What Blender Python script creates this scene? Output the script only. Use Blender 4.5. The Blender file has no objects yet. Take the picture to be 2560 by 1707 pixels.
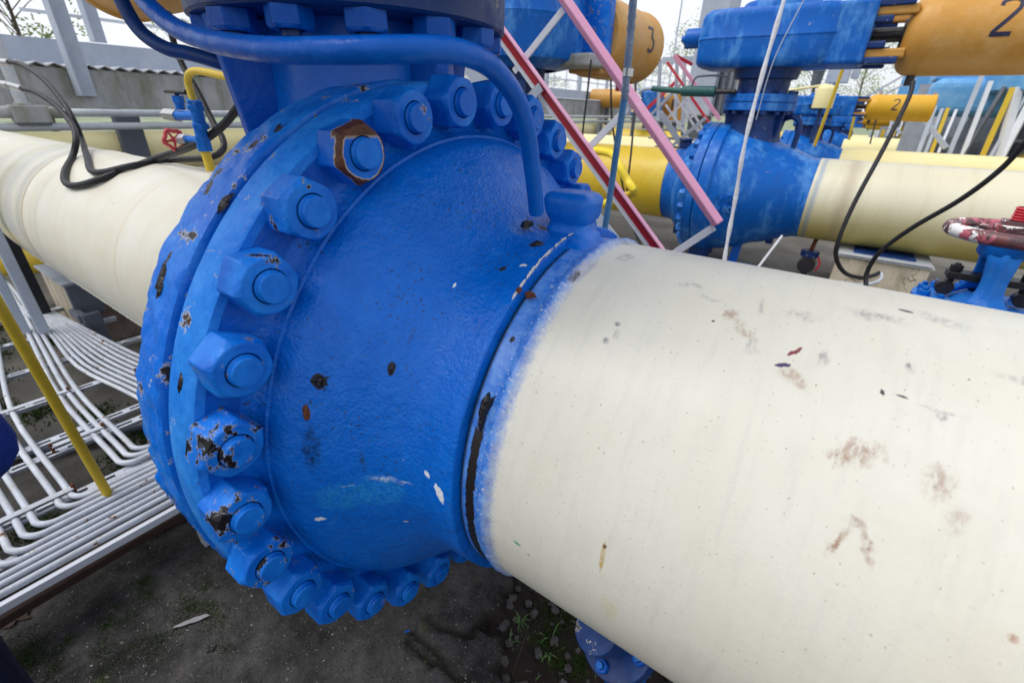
import bpy, bmesh, math, random
from mathutils import Vector, Matrix, noise
random.seed(7)
rad = math.radians
S = bpy.context.scene

# ---------------------------------------------------------------- camera
F, YAW, PITCH, ROLL = 1132.3, -0.60429, -0.47297, -0.0270     # focal length in px of a 2560 wide frame
EYE = Vector((0, 0, 1.62))
fw = Vector((math.cos(PITCH)*math.sin(YAW), math.cos(PITCH)*math.cos(YAW), math.sin(PITCH)))
rt = Vector((math.cos(YAW), -math.sin(YAW), 0))
dn = fw.cross(rt)
RT = rt*math.cos(ROLL) + dn*math.sin(ROLL)
DN = dn*math.cos(ROLL) - rt*math.sin(ROLL)
cam = bpy.data.cameras.new("camera"); camo = bpy.data.objects.new("camera", cam)
S.collection.objects.link(camo); S.camera = camo
m = Matrix((RT, -DN, -fw)).transposed().to_4x4(); m.translation = EYE
camo.matrix_world = m
cam.sensor_width = 36; cam.lens = F/2560*36; cam.clip_end = 2000; cam.clip_start = 0.02
cam.dof.use_dof = True; cam.dof.focus_distance = 1.15; cam.dof.aperture_fstop = 3.5

# ---------------------------------------------------------------- world, sun, exposure
W = bpy.data.worlds.new("World"); S.world = W; W.use_nodes = True
wn = W.node_tree; bg = wn.nodes["Background"]
sky = wn.nodes.new("ShaderNodeTexSky"); sky.sky_type = 'NISHITA'; sky.sun_disc = False
SUN_EL, SUN_AZ = 58, 230        # azimuth clockwise from +Y: the sun stands behind the camera's left shoulder
sky.sun_elevation = rad(SUN_EL); sky.sun_rotation = rad(SUN_AZ)
sky.dust_density = 3.0; sky.air_density = 1.0; sky.ozone_density = 1.0
# broken white overcast in front of the blue
tcw = wn.nodes.new("ShaderNodeTexCoord"); mpw = wn.nodes.new("ShaderNodeMapping"); mpw.inputs['Scale'].default_value = (1, 1, 2.5)
wn.links.new(tcw.outputs['Generated'], mpw.inputs[0])
nzw = wn.nodes.new("ShaderNodeTexNoise"); nzw.inputs['Scale'].default_value = 2.2; nzw.inputs['Detail'].default_value = 6; wn.links.new(mpw.outputs[0], nzw.inputs['Vector'])
rgw = wn.nodes.new("ShaderNodeMapRange"); wn.links.new(nzw.outputs[0], rgw.inputs[0])
for i_, q_ in zip((1, 2, 3, 4), (.35, .6, .78, .97)): rgw.inputs[i_].default_value = q_
mxw = wn.nodes.new("ShaderNodeMix"); mxw.data_type = 'RGBA'; wn.links.new(rgw.outputs[0], mxw.inputs[0]); wn.links.new(sky.outputs[0], mxw.inputs[6]); mxw.inputs[7].default_value = (4.45, 4.6, 4.9, 1)
wn.links.new(mxw.outputs[2], bg.inputs[0])
bg.inputs[1].default_value = 0.15
sun = bpy.data.lights.new("sun", 'SUN'); sun.energy = 1.35; sun.angle = rad(35); sun.color = (1, .97, .92)
suno = bpy.data.objects.new("sun", sun); S.collection.objects.link(suno)
sd = Vector((math.sin(rad(SUN_AZ))*math.cos(rad(SUN_EL)), math.cos(rad(SUN_AZ))*math.cos(rad(SUN_EL)), math.sin(rad(SUN_EL))))
suno.rotation_euler = sd.to_track_quat('Z', 'Y').to_euler()
S.view_settings.view_transform = 'Standard'; S.view_settings.look = 'None'
S.view_settings.exposure = 0.58; S.view_settings.gamma = 1

def survey(px, py, X=None, Y=None, Z=None):
    """point of the place seen at a spot of the photo, at a known wall, row or height"""
    v = RT*((px-1280)/F) + DN*((py-853.5)/F) + fw
    if Y is not None: t = Y/v.y
    elif X is not None: t = X/v.x
    else: t = (Z-EYE.z)/v.z
    return EYE + v*t

# ---------------------------------------------------------------- materials
class NT:
    def __init__(s, name):
        s.m = bpy.data.materials.new(name); s.m.use_nodes = True
        s.t = s.m.node_tree; s.b = s.t.nodes["Principled BSDF"]
        s.geo = None
    def n(s, k, **kw):
        x = s.t.nodes.new(k)
        for a, b in kw.items(): setattr(x, a, b)
        return x
    def l(s, a, b): s.t.links.new(a, b)
    def coord(s, mode):
        if mode == 'uv': return s.n("ShaderNodeTexCoord").outputs['UV']
        if mode == 'world': return s.n("ShaderNodeNewGeometry").outputs['Position']
        # object coordinates, shifted at random from object to object
        tc = s.n("ShaderNodeTexCoord"); oi = s.n("ShaderNodeObjectInfo")
        mu = s.n("ShaderNodeVectorMath", operation='SCALE'); s.l(oi.outputs['Random'], mu.inputs['Scale']); mu.inputs[0].default_value = (13, 7, 19)
        ad = s.n("ShaderNodeVectorMath", operation='ADD'); s.l(tc.outputs['Object'], ad.inputs[0]); s.l(mu.outputs[0], ad.inputs[1])
        return ad.outputs[0]
    def scale(s, v, sc, loc=(0, 0, 0)):
        mp = s.n("ShaderNodeMapping"); s.l(v, mp.inputs[0]); mp.inputs['Scale'].default_value = sc; mp.inputs['Location'].default_value = loc
        return mp.outputs[0]
    def noise(s, v, sc, detail=4, rough=.6, dist=0, loc=None):
        if loc: v = s.scale(v, (1, 1, 1), loc)
        x = s.n("ShaderNodeTexNoise"); s.l(v, x.inputs['Vector'])
        x.inputs['Scale'].default_value = sc; x.inputs['Detail'].default_value = detail
        x.inputs['Roughness'].default_value = rough; x.inputs['Distortion'].default_value = dist
        return x.outputs[0]
    def ramp(s, f, a, b, lo=0., hi=1., smooth=False):
        x = s.n("ShaderNodeMapRange"); s.l(f, x.inputs[0])
        if smooth: x.interpolation_type = 'SMOOTHSTEP'
        for i, q in zip((1, 2, 3, 4), (a, b, lo, hi)): x.inputs[i].default_value = q
        return x.outputs[0]
    def math(s, op, a, b=None):
        x = s.n("ShaderNodeMath", operation=op)
        for i, q in enumerate((a, b)):
            if q is None: continue
            if isinstance(q, (int, float)): x.inputs[i].default_value = q
            else: s.l(q, x.inputs[i])
        return x.outputs[0]
    def mix(s, f, a, b):
        x = s.n("ShaderNodeMix", data_type='RGBA')
        for i, q in zip((0, 6, 7), (f, a, b)):
            if isinstance(q, (int, float)): x.inputs[i].default_value = q
            elif isinstance(q, tuple): x.inputs[i].default_value = (*q, 1)
            else: s.l(q, x.inputs[i])
        return x.outputs[2]
    def bump(s, h, strength, dist=.002, prev=None):
        x = s.n("ShaderNodeBump"); s.l(h, x.inputs['Height']); x.inputs['Strength'].default_value = strength; x.inputs['Distance'].default_value = dist
        if prev: s.l(prev, x.inputs['Normal'])
        return x.outputs[0]
    def done(s, col, rough, normal=None, metal=0., spec=.5):
        for k, q in (('Base Color', col), ('Roughness', rough), ('Metallic', metal)):
            if isinstance(q, tuple): s.b.inputs[k].default_value = (*q, 1)
            elif isinstance(q, (int, float)): s.b.inputs[k].default_value = q
            else: s.l(q, s.b.inputs[k])
        s.b.inputs['Specular IOR Level'].default_value = spec
        if normal: s.l(normal, s.b.inputs['Normal'])
        return s.m

def paint(name, col, faded=None, rough=.42, pits=.0, chips=.0, chipcol=(.05, .03, .02), patch=1.5, bump=.25, bs=60, coord='obj', dirt=0., dirtcol=(.05, .04, .025), patchlo=.45, patchhi=.75, spec=.38, rust=None, streak=1.):
    t = NT(name); c = t.coord(coord)
    faded = faded or tuple(min(1, x*1.25+.01) for x in col)
    f = t.ramp(t.noise(t.scale(c, (1, 1, streak)) if streak != 1 else c, patch, 8, .72), patchlo, patchhi, smooth=True)
    k = t.mix(f, col, faded)
    k = t.mix(t.ramp(t.noise(c, patch*9, 3), .3, .8, 0, .3), k, tuple(x*.75 for x in col))
    if dirt: k = t.mix(t.ramp(t.noise(c, 5, 7, .7, loc=(3, 3, 3)), .48, .8, 0, dirt), k, dirtcol)
    h = t.noise(c, bs, 3, .55)
    big = t.noise(c, bs*.22, 2, .5)
    nrm = t.bump(h, bump, .0025); nrm = t.bump(big, bump*.8, .008, nrm)
    r = t.ramp(t.noise(c, bs*.5, 4), .3, .75, rough-.1, rough+.14)
    if pits:
        p = t.math('MULTIPLY', t.ramp(t.noise(c, 150, 3, .5), .66, .70), t.ramp(t.noise(c, 5, 2), .5, .66))
        k = t.mix(t.math('MULTIPLY', p, pits), k, (.02, .02, .03))
    if chips:
        e = t.noise(c, 16, 9, .72)
        ch = t.ramp(e, .745-chips*.2, .755-chips*.2)
        rim = t.ramp(e, .73-chips*.2, .74-chips*.2)
        k = t.mix(rim, k, (.62, .6, .55)); k = t.mix(ch, k, rust or chipcol)
        nrm = t.bump(ch, -.5, .002, nrm)
    return t.done(k, r, nrm, spec=spec)

BLUE = (.0, .12, .56); BLUE_F = (.0, .19, .74)
M = {}
M['blue'] = paint('blue_gloss_paint', BLUE, BLUE_F, .38, pits=.9, chips=.22, bump=.35, bs=85, patch=2.6)
M['blue_rim'] = paint('blue_chalky_rim_paint', (.0, .155, .66), (.04, .29, .82), .45, spec=.2, pits=1, chips=.62, bump=.55, bs=90, patch=7, patchlo=.3, patchhi=.7)
M['blue_cast'] = paint('blue_rough_cast_paint', (.0, .14, .64), (.03, .28, .82), .38, spec=.28, pits=.7, chips=.72, chipcol=(.02, .017, .02), bump=.9, bs=45, patch=5)
M['blue_plain'] = paint('blue_plain_paint', (.0, .09, .46), (.0, .145, .60), .36, spec=.22, chips=.15, bump=.6, bs=80, patch=6)
M['blue_weather'] = paint('weathered_blue_paint', (.0, .115, .50), (.08, .29, .70), .4, pits=.3, chips=.25, bump=.4, bs=40, patch=4.6, patchlo=.47, patchhi=.66, dirt=.25, spec=.24, streak=.42)
M['blue_dark'] = paint('grimy_shaded_blue_paint', (.0, .03, .16), (.008, .07, .28), .45, chips=.45, bump=.5, bs=40, patch=3, dirt=.5)  # grime, plus the shade under bonnets and gearboxes put into the colour
M['rail_blue'] = paint('blue_valve_paint', (.0, .14, .58), (.03, .24, .66), .42, spec=.25, chips=.4, rust=(.07, .03, .02), bump=.6, bs=60, dirt=.2)
M['cream'] = paint('cream_pipe_paint', (.74, .70, .57), (.80, .78, .70), .42, pits=.5, bump=.18, bs=70, dirt=.12, dirtcol=(.45, .42, .36))
M['cream_y'] = paint('yellowed_cream_paint', (.78, .70, .38), (.82, .77, .55), .4, bump=.12, bs=50, dirt=.1, dirtcol=(.35, .28, .1))
M['cream_yy'] = paint('pale_yellow_paint', (.80, .71, .36), (.83, .76, .5), .45, bump=.1, bs=40)
M['yellow'] = paint('yellow_pipe_paint', (.70, .48, .03), (.78, .60, .12), .42, bump=.12, bs=50, dirt=.12, dirtcol=(.4, .25, .03))
M['yellow_tube'] = paint('fresh_yellow_paint', (.88, .66, .03), (.92, .74, .12), .35, bump=.1)
M['yellow_rod'] = paint('mustard_yellow_paint', (.55, .38, .02), (.68, .5, .06), .45, chips=.1, bump=.2)
M['orange'] = paint('orange_cylinder_paint', (.58, .29, .055), (.68, .42, .16), .42, pits=.6, chips=.05, bump=.25, bs=50, patch=2, dirt=.12, dirtcol=(.3, .12, .03))
M['amber'] = paint('amber_cylinder_paint', (.70, .38, .02), (.75, .46, .06), .4, bump=.1)
M['gap_shade'] = paint('dark_gap_shade', (.0, .006, .03), (.0, .012, .06), .6, spec=.1)  # near-black colour stands for the shade inside the flange gap
M['grey'] = paint('grey_blue_steel_paint', (.40, .45, .54), (.52, .56, .64), .5, chips=.1, bump=.12, dirt=.2, dirtcol=(.15, .15, .15))
M['grey_pipe'] = paint('grey_mossy_tube_paint', (.42, .45, .50), (.55, .58, .6), .55, bump=.2, dirt=.45, dirtcol=(.16, .17, .1))
M['grey_dk'] = paint('dark_grey_steel', (.09, .105, .14), (.14, .16, .2), .6, bump=.3, dirt=.3)
M['white_steel'] = paint('white_steel_paint', (.66, .69, .76), (.76, .78, .82), .5, chips=.15, rust=(.25, .09, .03), bump=.15, dirt=.2, dirtcol=(.3, .3, .3))
M['white_tube'] = paint('white_tube_paint', (.50, .54, .62), (.66, .69, .75), .45, pits=.6, chips=.62, rust=(.14, .07, .045), bump=.4, bs=110, dirt=.6, dirtcol=(.2, .2, .18))
M['pink'] = paint('faded_skylit_pink_paint', (.70, .32, .48), (.78, .48, .62), .38, bump=.1, patch=3)
M['red'] = paint('dark_red_paint', (.36, .012, .03), (.5, .05, .07), .42, bump=.1)
M['redpipe'] = paint('bright_red_paint', (.55, .03, .05), (.65, .12, .14), .4, chips=.2)
M['lblue'] = paint('light_blue_vessel_paint', (.12, .36, .68), (.30, .54, .78), .45, bump=.15, patch=3, dirt=.1)
M['black'] = paint('black_rubber', (.012, .012, .016), (.03, .03, .04), .55, bump=.3, bs=150)
M['blackm'] = paint('black_oily_metal', (.02, .018, .02), (.05, .05, .06), .3, bump=.4, dirt=.3)
M['steel'] = paint('zinc_fitting', (.55, .55, .56), (.7, .7, .7), .3, bump=.1); M['steel'].node_tree.nodes['Principled BSDF'].inputs['Metallic'].default_value = .8
M['cable'] = paint('blue_grey_sleeve', (.16, .22, .32), (.42, .47, .55), .5, chips=.5, bump=.5, bs=60, patch=12)
M['sleeve_blue'] = paint('faded_blue_tube', (.05, .20, .40), (.20, .34, .50), .5, chips=.4, bump=.4)
M['rope'] = paint('white_rope', (.7, .72, .78), (.8, .8, .85), .7, bump=.8, bs=160, dirt=.4, dirtcol=(.3, .15, .14))
M['green'] = paint('dark_green_paint', (.02, .10, .095), (.04, .16, .14), .5, chips=.2)
M['rustm'] = paint('rusty_iron', (.12, .035, .015), (.2, .08, .03), .8, bump=.6)
M['wood'] = paint('old_brown_plank', (.045, .026, .02), (.10, .06, .045), .8, bump=.6, dirt=.4)
M['bark'] = paint('tree_bark', (.08, .06, .045), (.13, .1, .08), .9, bump=.8)
M['denim'] = paint('dark_blue_cloth', (.004, .008, .03), (.008, .014, .05), .85, bump=.5, bs=400)
M['jacket'] = paint('blue_work_cloth', (.008, .03, .16), (.012, .045, .2), .8, bump=.5, bs=400)
M['skin'] = paint('skin', (.5, .28, .2), (.55, .33, .25), .5, bump=.1)
M['hair'] = paint('dark_hair', (.02, .015, .012), (.03, .02, .015), .7, bump=.5)
M['ink'] = paint('dark_navy_stencil_paint', (.02, .02, .06), (.05, .05, .1), .5, chips=.25, rust=(.6, .27, .05))
M['tar'] = paint('black_tar', (.008, .007, .008), (.03, .025, .03), .25, bump=1., bs=200)
M['beige_flake'] = paint('bare_primer', (.6, .58, .56), (.75, .75, .74), .6)
M['pale_scrap'] = paint('dirty_pale_scrap', (.26, .25, .27), (.42, .41, .44), .8, bump=.8, dirt=.6)

def graded(name, top, low, edge=.0):
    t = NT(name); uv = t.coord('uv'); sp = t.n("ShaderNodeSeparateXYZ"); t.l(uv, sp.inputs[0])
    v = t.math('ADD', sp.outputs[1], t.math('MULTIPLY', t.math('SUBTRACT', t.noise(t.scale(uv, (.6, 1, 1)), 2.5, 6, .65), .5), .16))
    k = t.mix(t.ramp(v, -.36, .16, 1, 0, smooth=True), top, low)  # cream towards the top, yellower towards the bottom
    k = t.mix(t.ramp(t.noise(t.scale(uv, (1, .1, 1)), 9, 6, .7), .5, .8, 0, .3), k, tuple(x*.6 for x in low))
    for x, w, col, s_ in ((.02, .10, (.40, .30, .20), .5), (-.24, .04, (.10, .25, .5), .5)):
        d = t.math('ABSOLUTE', t.math('ADD', t.math('SUBTRACT', sp.outputs[0], x), t.math('MULTIPLY', t.math('SUBTRACT', t.noise(uv, 8, 5), .5), w)))
        k = t.mix(t.ramp(d, 0, w, s_, 0, smooth=True), k, col)
    nrm = t.bump(t.noise(uv, 50, 3, .5), .15, .002)
    return t.done(k, .4, nrm)
M['cream_y'] = graded('graded_yellow_pipe_paint', (.74, .70, .53), (.58, .48, .14))
def leafmat(name, a, b):
    t = NT(name); c = t.coord('world')
    k = t.mix(t.ramp(t.noise(c, 3, 4), .35, .65), a, b)
    return t.done(k, .6)
M['leaf'] = leafmat('leaves', (.16, .24, .05), (.30, .38, .12))
M['moss'] = leafmat('moss', (.02, .05, .004), (.05, .10, .01))

def concrete(name, a, b, stain=(.10, .11, .06), st=.5, bump=.5, sc=3, cracks=True):
    t = NT(name); c = t.coord('world')
    k = t.mix(t.ramp(t.noise(c, sc, 8, .65), .35, .7), a, b)
    k = t.mix(t.ramp(t.noise(t.scale(c, (1, 1, .25)), sc*1.7, 7, .7, loc=(5, 1, 2)), .48, .68, 0, st), k, stain)
    k = t.mix(t.ramp(t.noise(c, 90, 3), .62, .7, 0, .5), k, (.03, .03, .03))
    nrm = t.bump(t.noise(c, 50, 6, .7), bump, .008)
    if cracks:
        vo = t.n("ShaderNodeTexVoronoi", feature='DISTANCE_TO_EDGE'); ad = t.n("ShaderNodeVectorMath", operation='ADD')
        sc2 = t.n("ShaderNodeTexNoise"); t.l(c, sc2.inputs['Vector']); sc2.inputs['Scale'].default_value = 6; sc2.inputs['Detail'].default_value = 5
        vs = t.n("ShaderNodeVectorMath", operation='SCALE'); t.l(sc2.outputs['Color'], vs.inputs[0]); vs.inputs['Scale'].default_value = .35
        t.l(c, ad.inputs[0]); t.l(vs.outputs[0], ad.inputs[1]); t.l(ad.outputs[0], vo.inputs['Vector']); vo.inputs['Scale'].default_value = 2.2
        cr = t.math('MULTIPLY', t.ramp(vo.outputs[0], .004, .012, 1, 0), t.ramp(t.noise(c, 1.5, 2), .45, .55))
        k = t.mix(t.math('MULTIPLY', cr, .8), k, (.02, .018, .015))
    return t.done(k, .85, nrm)
M['conc_wall'] = concrete('mossy_grey_concrete', (.26, .27, .28), (.42, .43, .45), (.13, .14, .06), .75, .3, 2.2, False)
M['conc_block'] = concrete('cream_washed_concrete', (.50, .43, .32), (.62, .56, .44), (.16, .13, .1), .6, .6, 4)
M['conc_dk'] = concrete('dark_stained_concrete', (.16, .12, .10), (.24, .19, .16), (.07, .055, .05), .7, .6, 4)
M['galv'] = concrete('corrugated_sheet', (.5, .52, .56), (.62, .64, .68), (.3, .3, .3), .4, .1, 5, False)

# ---------------------------------------------------------------- mesh helpers
COL = S.collection
class MB:
    def __init__(s): s.v = []; s.f = []; s.sm = []; s.uv = {}
    def add(s, vs, fs, smooth=False, uvs=None):
        o = len(s.v); s.v += [tuple(v) for v in vs]
        for i, f in enumerate(fs):
            if uvs: s.uv[len(s.f)] = uvs[i]
            s.f.append(tuple(o+j for j in f)); s.sm.append(smooth)
        return s
    def box(s, c, sz, R=None, taper=None):
        vs = []
        for dx in (-.5, .5):
            for dy in (-.5, .5):
                for dz in (-.5, .5):
                    v = Vector((dx*sz[0], dy*sz[1], dz*sz[2]))
                    if taper and dz > 0: v.x *= taper; v.y *= taper
                    if R is not None: v = R @ v
                    vs.append(v + Vector(c))
        return s.add(vs, [(0, 1, 3, 2), (4, 6, 7, 5), (0, 4, 5, 1), (2, 3, 7, 6), (0, 2, 6, 4), (1, 5, 7, 3)])
    def bar(s, a, b, w, h, up=(0, 0, 1)):
        a = Vector(a); b = Vector(b); d = (b-a); L = d.length; d.normalize()
        u = Vector(up); sdir = d.cross(u)
        if sdir.length < 1e-4: sdir = d.cross(Vector((1, 0, 0)))
        sdir.normalize(); u = sdir.cross(d)
        R = Matrix((sdir, d, u)).transposed()
        return s.box((a+b)/2, (w, L, h), R)
    def angle(s, a, b, w, th, up=(0, 0, 1), out=None):
        """rolled steel angle: two thin legs meeting on the line a-b"""
        a = Vector(a); b = Vector(b); d = (b-a).normalized()
        u = Vector(up); sd = d.cross(u).normalized(); u = sd.cross(d)
        if out is not None and sd.dot(Vector(out)) < 0: sd = -sd
        s.bar(a+sd*w/2, b+sd*w/2, w, th, up)
        s.bar(a+u*(-w/2-th/2-.001), b+u*(-w/2-th/2-.001), th, w, up)
        return s
    def ring(s, c, r, ax, n, ph=0):
        ax = Vector(ax).normalized(); a = ax.orthogonal().normalized(); b = ax.cross(a)
        return [Vector(c) + (a*math.cos(ph+i*2*math.pi/n) + b*math.sin(ph+i*2*math.pi/n))*r for i in range(n)]
    def cyl(s, a, b, r, n=24, r2=None, smooth=True, cap=True, ph=0):
        a = Vector(a); b = Vector(b); ax = b-a; r2 = r if r2 is None else r2
        A = s.ring(a, r, ax, n, ph); B = s.ring(b, r2, ax, n, ph)
        s.add(A+B, [(i, (i+1) % n, n+(i+1) % n, n+i) for i in range(n)], smooth)
        if cap: s.add(A, [tuple(reversed(range(n)))]); s.add(B, [tuple(range(n))])
        return s
    def lathe(s, c, ax, prof, n=64, smooth=True, jit=None, uvr=None, sharp=False):
        """prof: (distance along the axis, radius)"""
        c = Vector(c); ax = Vector(ax).normalized()
        if abs(ax.x) > .9: a = Vector((0, -1, 0)); b = Vector((0, 0, 1))
        elif abs(ax.z) > .9: a = Vector((1, 0, 0)); b = Vector((0, 1, 0))
        else: a = Vector((1, 0, 0)); b = Vector((0, 0, 1))
        vs = []
        for (h, r) in prof:
            for i in range(n):
                t = i*2*math.pi/n
                rr = r + (jit(h, t) if jit else 0)
                vs.append(c + ax*h + (a*math.cos(t)+b*math.sin(t))*rr)
        fs = []; uv = []
        for k in range(len(prof)-1):
            for i in range(n):
                j = (i+1) % n
                fs.append((k*n+i, k*n+j, (k+1)*n+j, (k+1)*n+i))
                if uvr:
                    def U(kk, ii): 
                        t = ii*2*math.pi/n
                        if t > math.pi or (ii == n): t -= 2*math.pi
                        return (prof[kk][0], t*uvr)
                    i2 = i+1
                    u0, u1 = U(k, i)[1], U(k, i2 if i2 < n else n)[1]
                    if abs(u1-u0) > uvr: u1 = u0 + 2*math.pi*uvr/n
                    uv.append(((prof[k][0], u0), (prof[k][0], u1), (prof[k+1][0], u1), (prof[k+1][0], u0)))
        s.add(vs, fs, smooth, uv or None)
        return s
    def tube(s, pts, r, n=12, smoothpath=True, sub=8, cap=True):
        P = [Vector(p) for p in pts]
        if smoothpath and len(P) > 2:
            Q = []
            E = [2*P[0]-P[1]] + P + [2*P[-1]-P[-2]]
            for i in range(1, len(E)-2):
                for k in range(sub):
                    t = k/sub; p0, p1, p2, p3 = E[i-1:i+3]
                    Q.append(.5*((2*p1)+(p2-p0)*t+(2*p0-5*p1+4*p2-p3)*t*t+(3*p1-p0-3*p2+p3)*t**3))
            Q.append(P[-1]); P = Q
        vs = []; prev = None
        for i, p in enumerate(P):
            d = (P[min(i+1, len(P)-1)]-P[max(i-1, 0)]).normalized()
            a = (d.orthogonal() if prev is None else prev - d*prev.dot(d)).normalized(); prev = a
            b = d.cross(a)
            rr = r(i/(len(P)-1)) if callable(r) else r
            vs += [p+(a*math.cos(k*2*math.pi/n)+b*math.sin(k*2*math.pi/n))*rr for k in range(n)]
        fs = [(i*n+k, i*n+(k+1) % n, (i+1)*n+(k+1) % n, (i+1)*n+k) for i in range(len(P)-1) for k in range(n)]
        s.add(vs, fs, True)
        if cap: s.add(vs[:n], [tuple(reversed(range(n)))]); s.add(vs[-n:], [tuple(range(n))])
        return s
    def build(s, name, mat, parent=None, bevel=0, seg=2, loc=None, weld=True):
        me = bpy.data.meshes.new(name)
        o0 = Vector(loc) if loc is not None else Vector((0, 0, 0))
        me.from_pydata([tuple(Vector(v)-o0) for v in s.v], [], s.f)
        me.polygons.foreach_set('use_smooth', s.sm)
        if s.uv:
            ul = me.uv_layers.new(name='UVMap')
            for fi, u in s.uv.items():
                for li, q in zip(me.polygons[fi].loop_indices, u): ul.data[li].uv = q
        mats = mat if isinstance(mat, (list, tuple)) else [mat]
        for q in mats: me.materials.append(q if not isinstance(q, str) else M[q])
        if weld:
            bm = bmesh.new(); bm.from_mesh(me); bmesh.ops.remove_doubles(bm, verts=bm.verts, dist=1e-5)
            bmesh.ops.recalc_face_normals(bm, faces=bm.faces); bm.to_mesh(me); bm.free()
        if any(s.sm):
            me.set_sharp_from_angle(angle=rad(38))
        ob = bpy.data.objects.new(name, me); COL.objects.link(ob)
        ob.location = o0
        if parent is not None:
            ob.parent = parent; ob.location = o0 - Vector(wloc(parent))
        if bevel:
            b = ob.modifiers.new('bevel', 'BEVEL'); b.width = bevel; b.segments = seg; b.limit_method = 'ANGLE'; b.angle_limit = rad(35)
            b.harden_normals = False
        return ob
def wloc(o):
    v = Vector(o.location)
    while o.parent: o = o.parent; v += Vector(o.location)
    return v
def tag(o, label=None, cat=None, group=None, kind=None):
    if label: o['label'] = label
    if cat: o['category'] = cat
    if group: o['group'] = group
    if kind: o['kind'] = kind
    return o
def thing(name, label, cat, loc, group=None):
    o = bpy.data.objects.new(name, None); COL.objects.link(o); o.location = loc; o.empty_display_size = .2
    return tag(o, label, cat, group)
def kids(o): return [c for c in COL.objects if c.parent == o]
def copy_tree(o, loc, label=None, parent=None):
    c = o.copy(); COL.objects.link(c); c.parent = parent
    if parent is None: c.location = loc
    if label: c['label'] = label
    for ch in kids(o): copy_tree(ch, None, None, c)
    return c
def hexnut(c, ax, w, h, bolt_r, proud, ph=0):
    """chamfered hexagon with the round end of its stud; w = across corners / 2"""
    c = Vector(c); ax = Vector(ax).normalized(); s = MB()
    s.cyl(c, c+ax*h*.82, w, 6, smooth=False, cap=False, ph=ph)
    s.lathe_generic = None
    A = s.ring(c+ax*h*.82, w, ax, 6, ph); n = 24
    # chamfer: hexagon edge to round face
    hx = []
    for i in range(n):
        k = i*6/n; i0 = int(k); f = k-i0
        hx.append(A[i0 % 6].lerp(A[(i0+1) % 6], f))
    ce = c+ax*h
    top = [ce + (v-(c+ax*h*.82)).normalized()*w*.84 for v in hx]
    s.add(hx+top, [(i, (i+1) % n, n+(i+1) % n, n+i) for i in range(n)], False)
    ax2 = [v for v in top]; br = [ce+(v-ce).normalized()*bolt_r*1.08 for v in top]
    s.add(ax2+br, [(i, (i+1) % n, n+(i+1) % n, n+i) for i in range(n)], False)
    return s
def stud(c, ax, r, L):
    c = Vector(c); ax = Vector(ax).normalized(); s = MB(); n = 24
    s.cyl(c, c+ax*L*.3, r*1.07, n, cap=False)
    a = s.ring(c+ax*L*.3, r*1.07, ax, n); b = s.ring(c+ax*L*.42, r, ax, n)
    s.add(a+b, [(i, (i+1) % n, n+(i+1) % n, n+i) for i in range(n)], False)
    s.cyl(c+ax*L*.42, c+ax*L, r, n, cap=True)
    return s

# ---------------------------------------------------------------- near valve
YA, ZA = .871, .9636                     # axis of the near pipe run
def nz(p, s, a): return noise.noise(Vector(p)*s)*a

# materials of the nuts
def nutmat(name, tar=0., rustrim=False):
    t = NT(name); c = t.coord('obj'); oc = t.n("ShaderNodeTexCoord").outputs['Object']
    k = t.mix(t.ramp(t.noise(c, 14, 5), .4, .7), (.0, .115, .55), (.01, .21, .74))
    # chalky upper flats
    sp = t.n("ShaderNodeSeparateXYZ"); t.l(oc, sp.inputs[0])
    h = t.noise(c, 130, 4, .6); nrm = t.bump(h, .4, .002); nrm = t.bump(t.noise(c, 24, 2), .45, .006, nrm); r = .42
    e = t.math('ADD', t.noise(c, 30, 9, .7), t.math('MULTIPLY', t.math('SUBTRACT', t.noise(c, 11, 2, loc=(2, 5, 1)), .5), .55))
    ch = t.ramp(e, .70-tar*.2, .705-tar*.2); rim = t.ramp(e, .688-tar*.2, .695-tar*.2)
    k = t.mix(rim, k, (.62, .6, .57)); k = t.mix(ch, k, (.012, .01, .012) if tar else (.07, .03, .02))
    rr = t.mix(ch, (.42,)*3, (.18,)*3 if tar else (.6,)*3)
    nrm = t.bump(ch, .7 if tar else -.4, .002, nrm)
    if rustrim:
        yz = t.n("ShaderNodeCombineXYZ"); t.l(sp.outputs[1], yz.inputs[1]); t.l(sp.outputs[2], yz.inputs[2])
        ln = t.n("ShaderNodeVectorMath", operation='LENGTH'); t.l(yz.outputs[0], ln.inputs[0])
        w = t.math('ADD', ln.outputs['Value'], t.math('MULTIPLY', t.math('SUBTRACT', t.noise(c, 40, 6, .7), .5), .016))
        xx = t.math('ADD', sp.outputs[0], t.math('MULTIPLY', t.math('SUBTRACT', t.noise(c, 45, 5, .7, loc=(4, 4, 4)), .5), .03))
        fr = t.ramp(xx, .049, .0505)
        upf = t.math('MULTIPLY', t.ramp(sp.outputs[2], .025, .03), t.ramp(xx, .036, .038))
        band = t.math('MAXIMUM', t.math('MULTIPLY', t.ramp(w, .0425, .0432), fr), upf)
        bandw = t.math('MAXIMUM', t.math('MULTIPLY', t.ramp(w, .0408, .0414), t.ramp(xx, .0468, .048)), t.math('MULTIPLY', t.ramp(sp.outputs[2], .023, .028), t.ramp(xx, .034, .036)))
        k = t.mix(bandw, k, (.55, .42, .26)); k = t.mix(band, k, t.mix(t.noise(c, 60, 4), (.03, .012, .01), (.16, .06, .03)))
        nrm = t.bump(band, -.9, .003, nrm)
    return t.done(k, rr, nrm, spec=.26)
M['nut'] = nutmat('nut_blue_paint', 0.)
M['nut_tar'] = nutmat('nut_tarred_paint', .42)
M['nut_tar2'] = nutmat('nut_tarred_paint_heavy', .78)
M['nut_chip'] = nutmat('nut_chipped_paint', .22)
M['nut_rust'] = nutmat('nut_flaked_rust_paint', .0, True)

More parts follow.
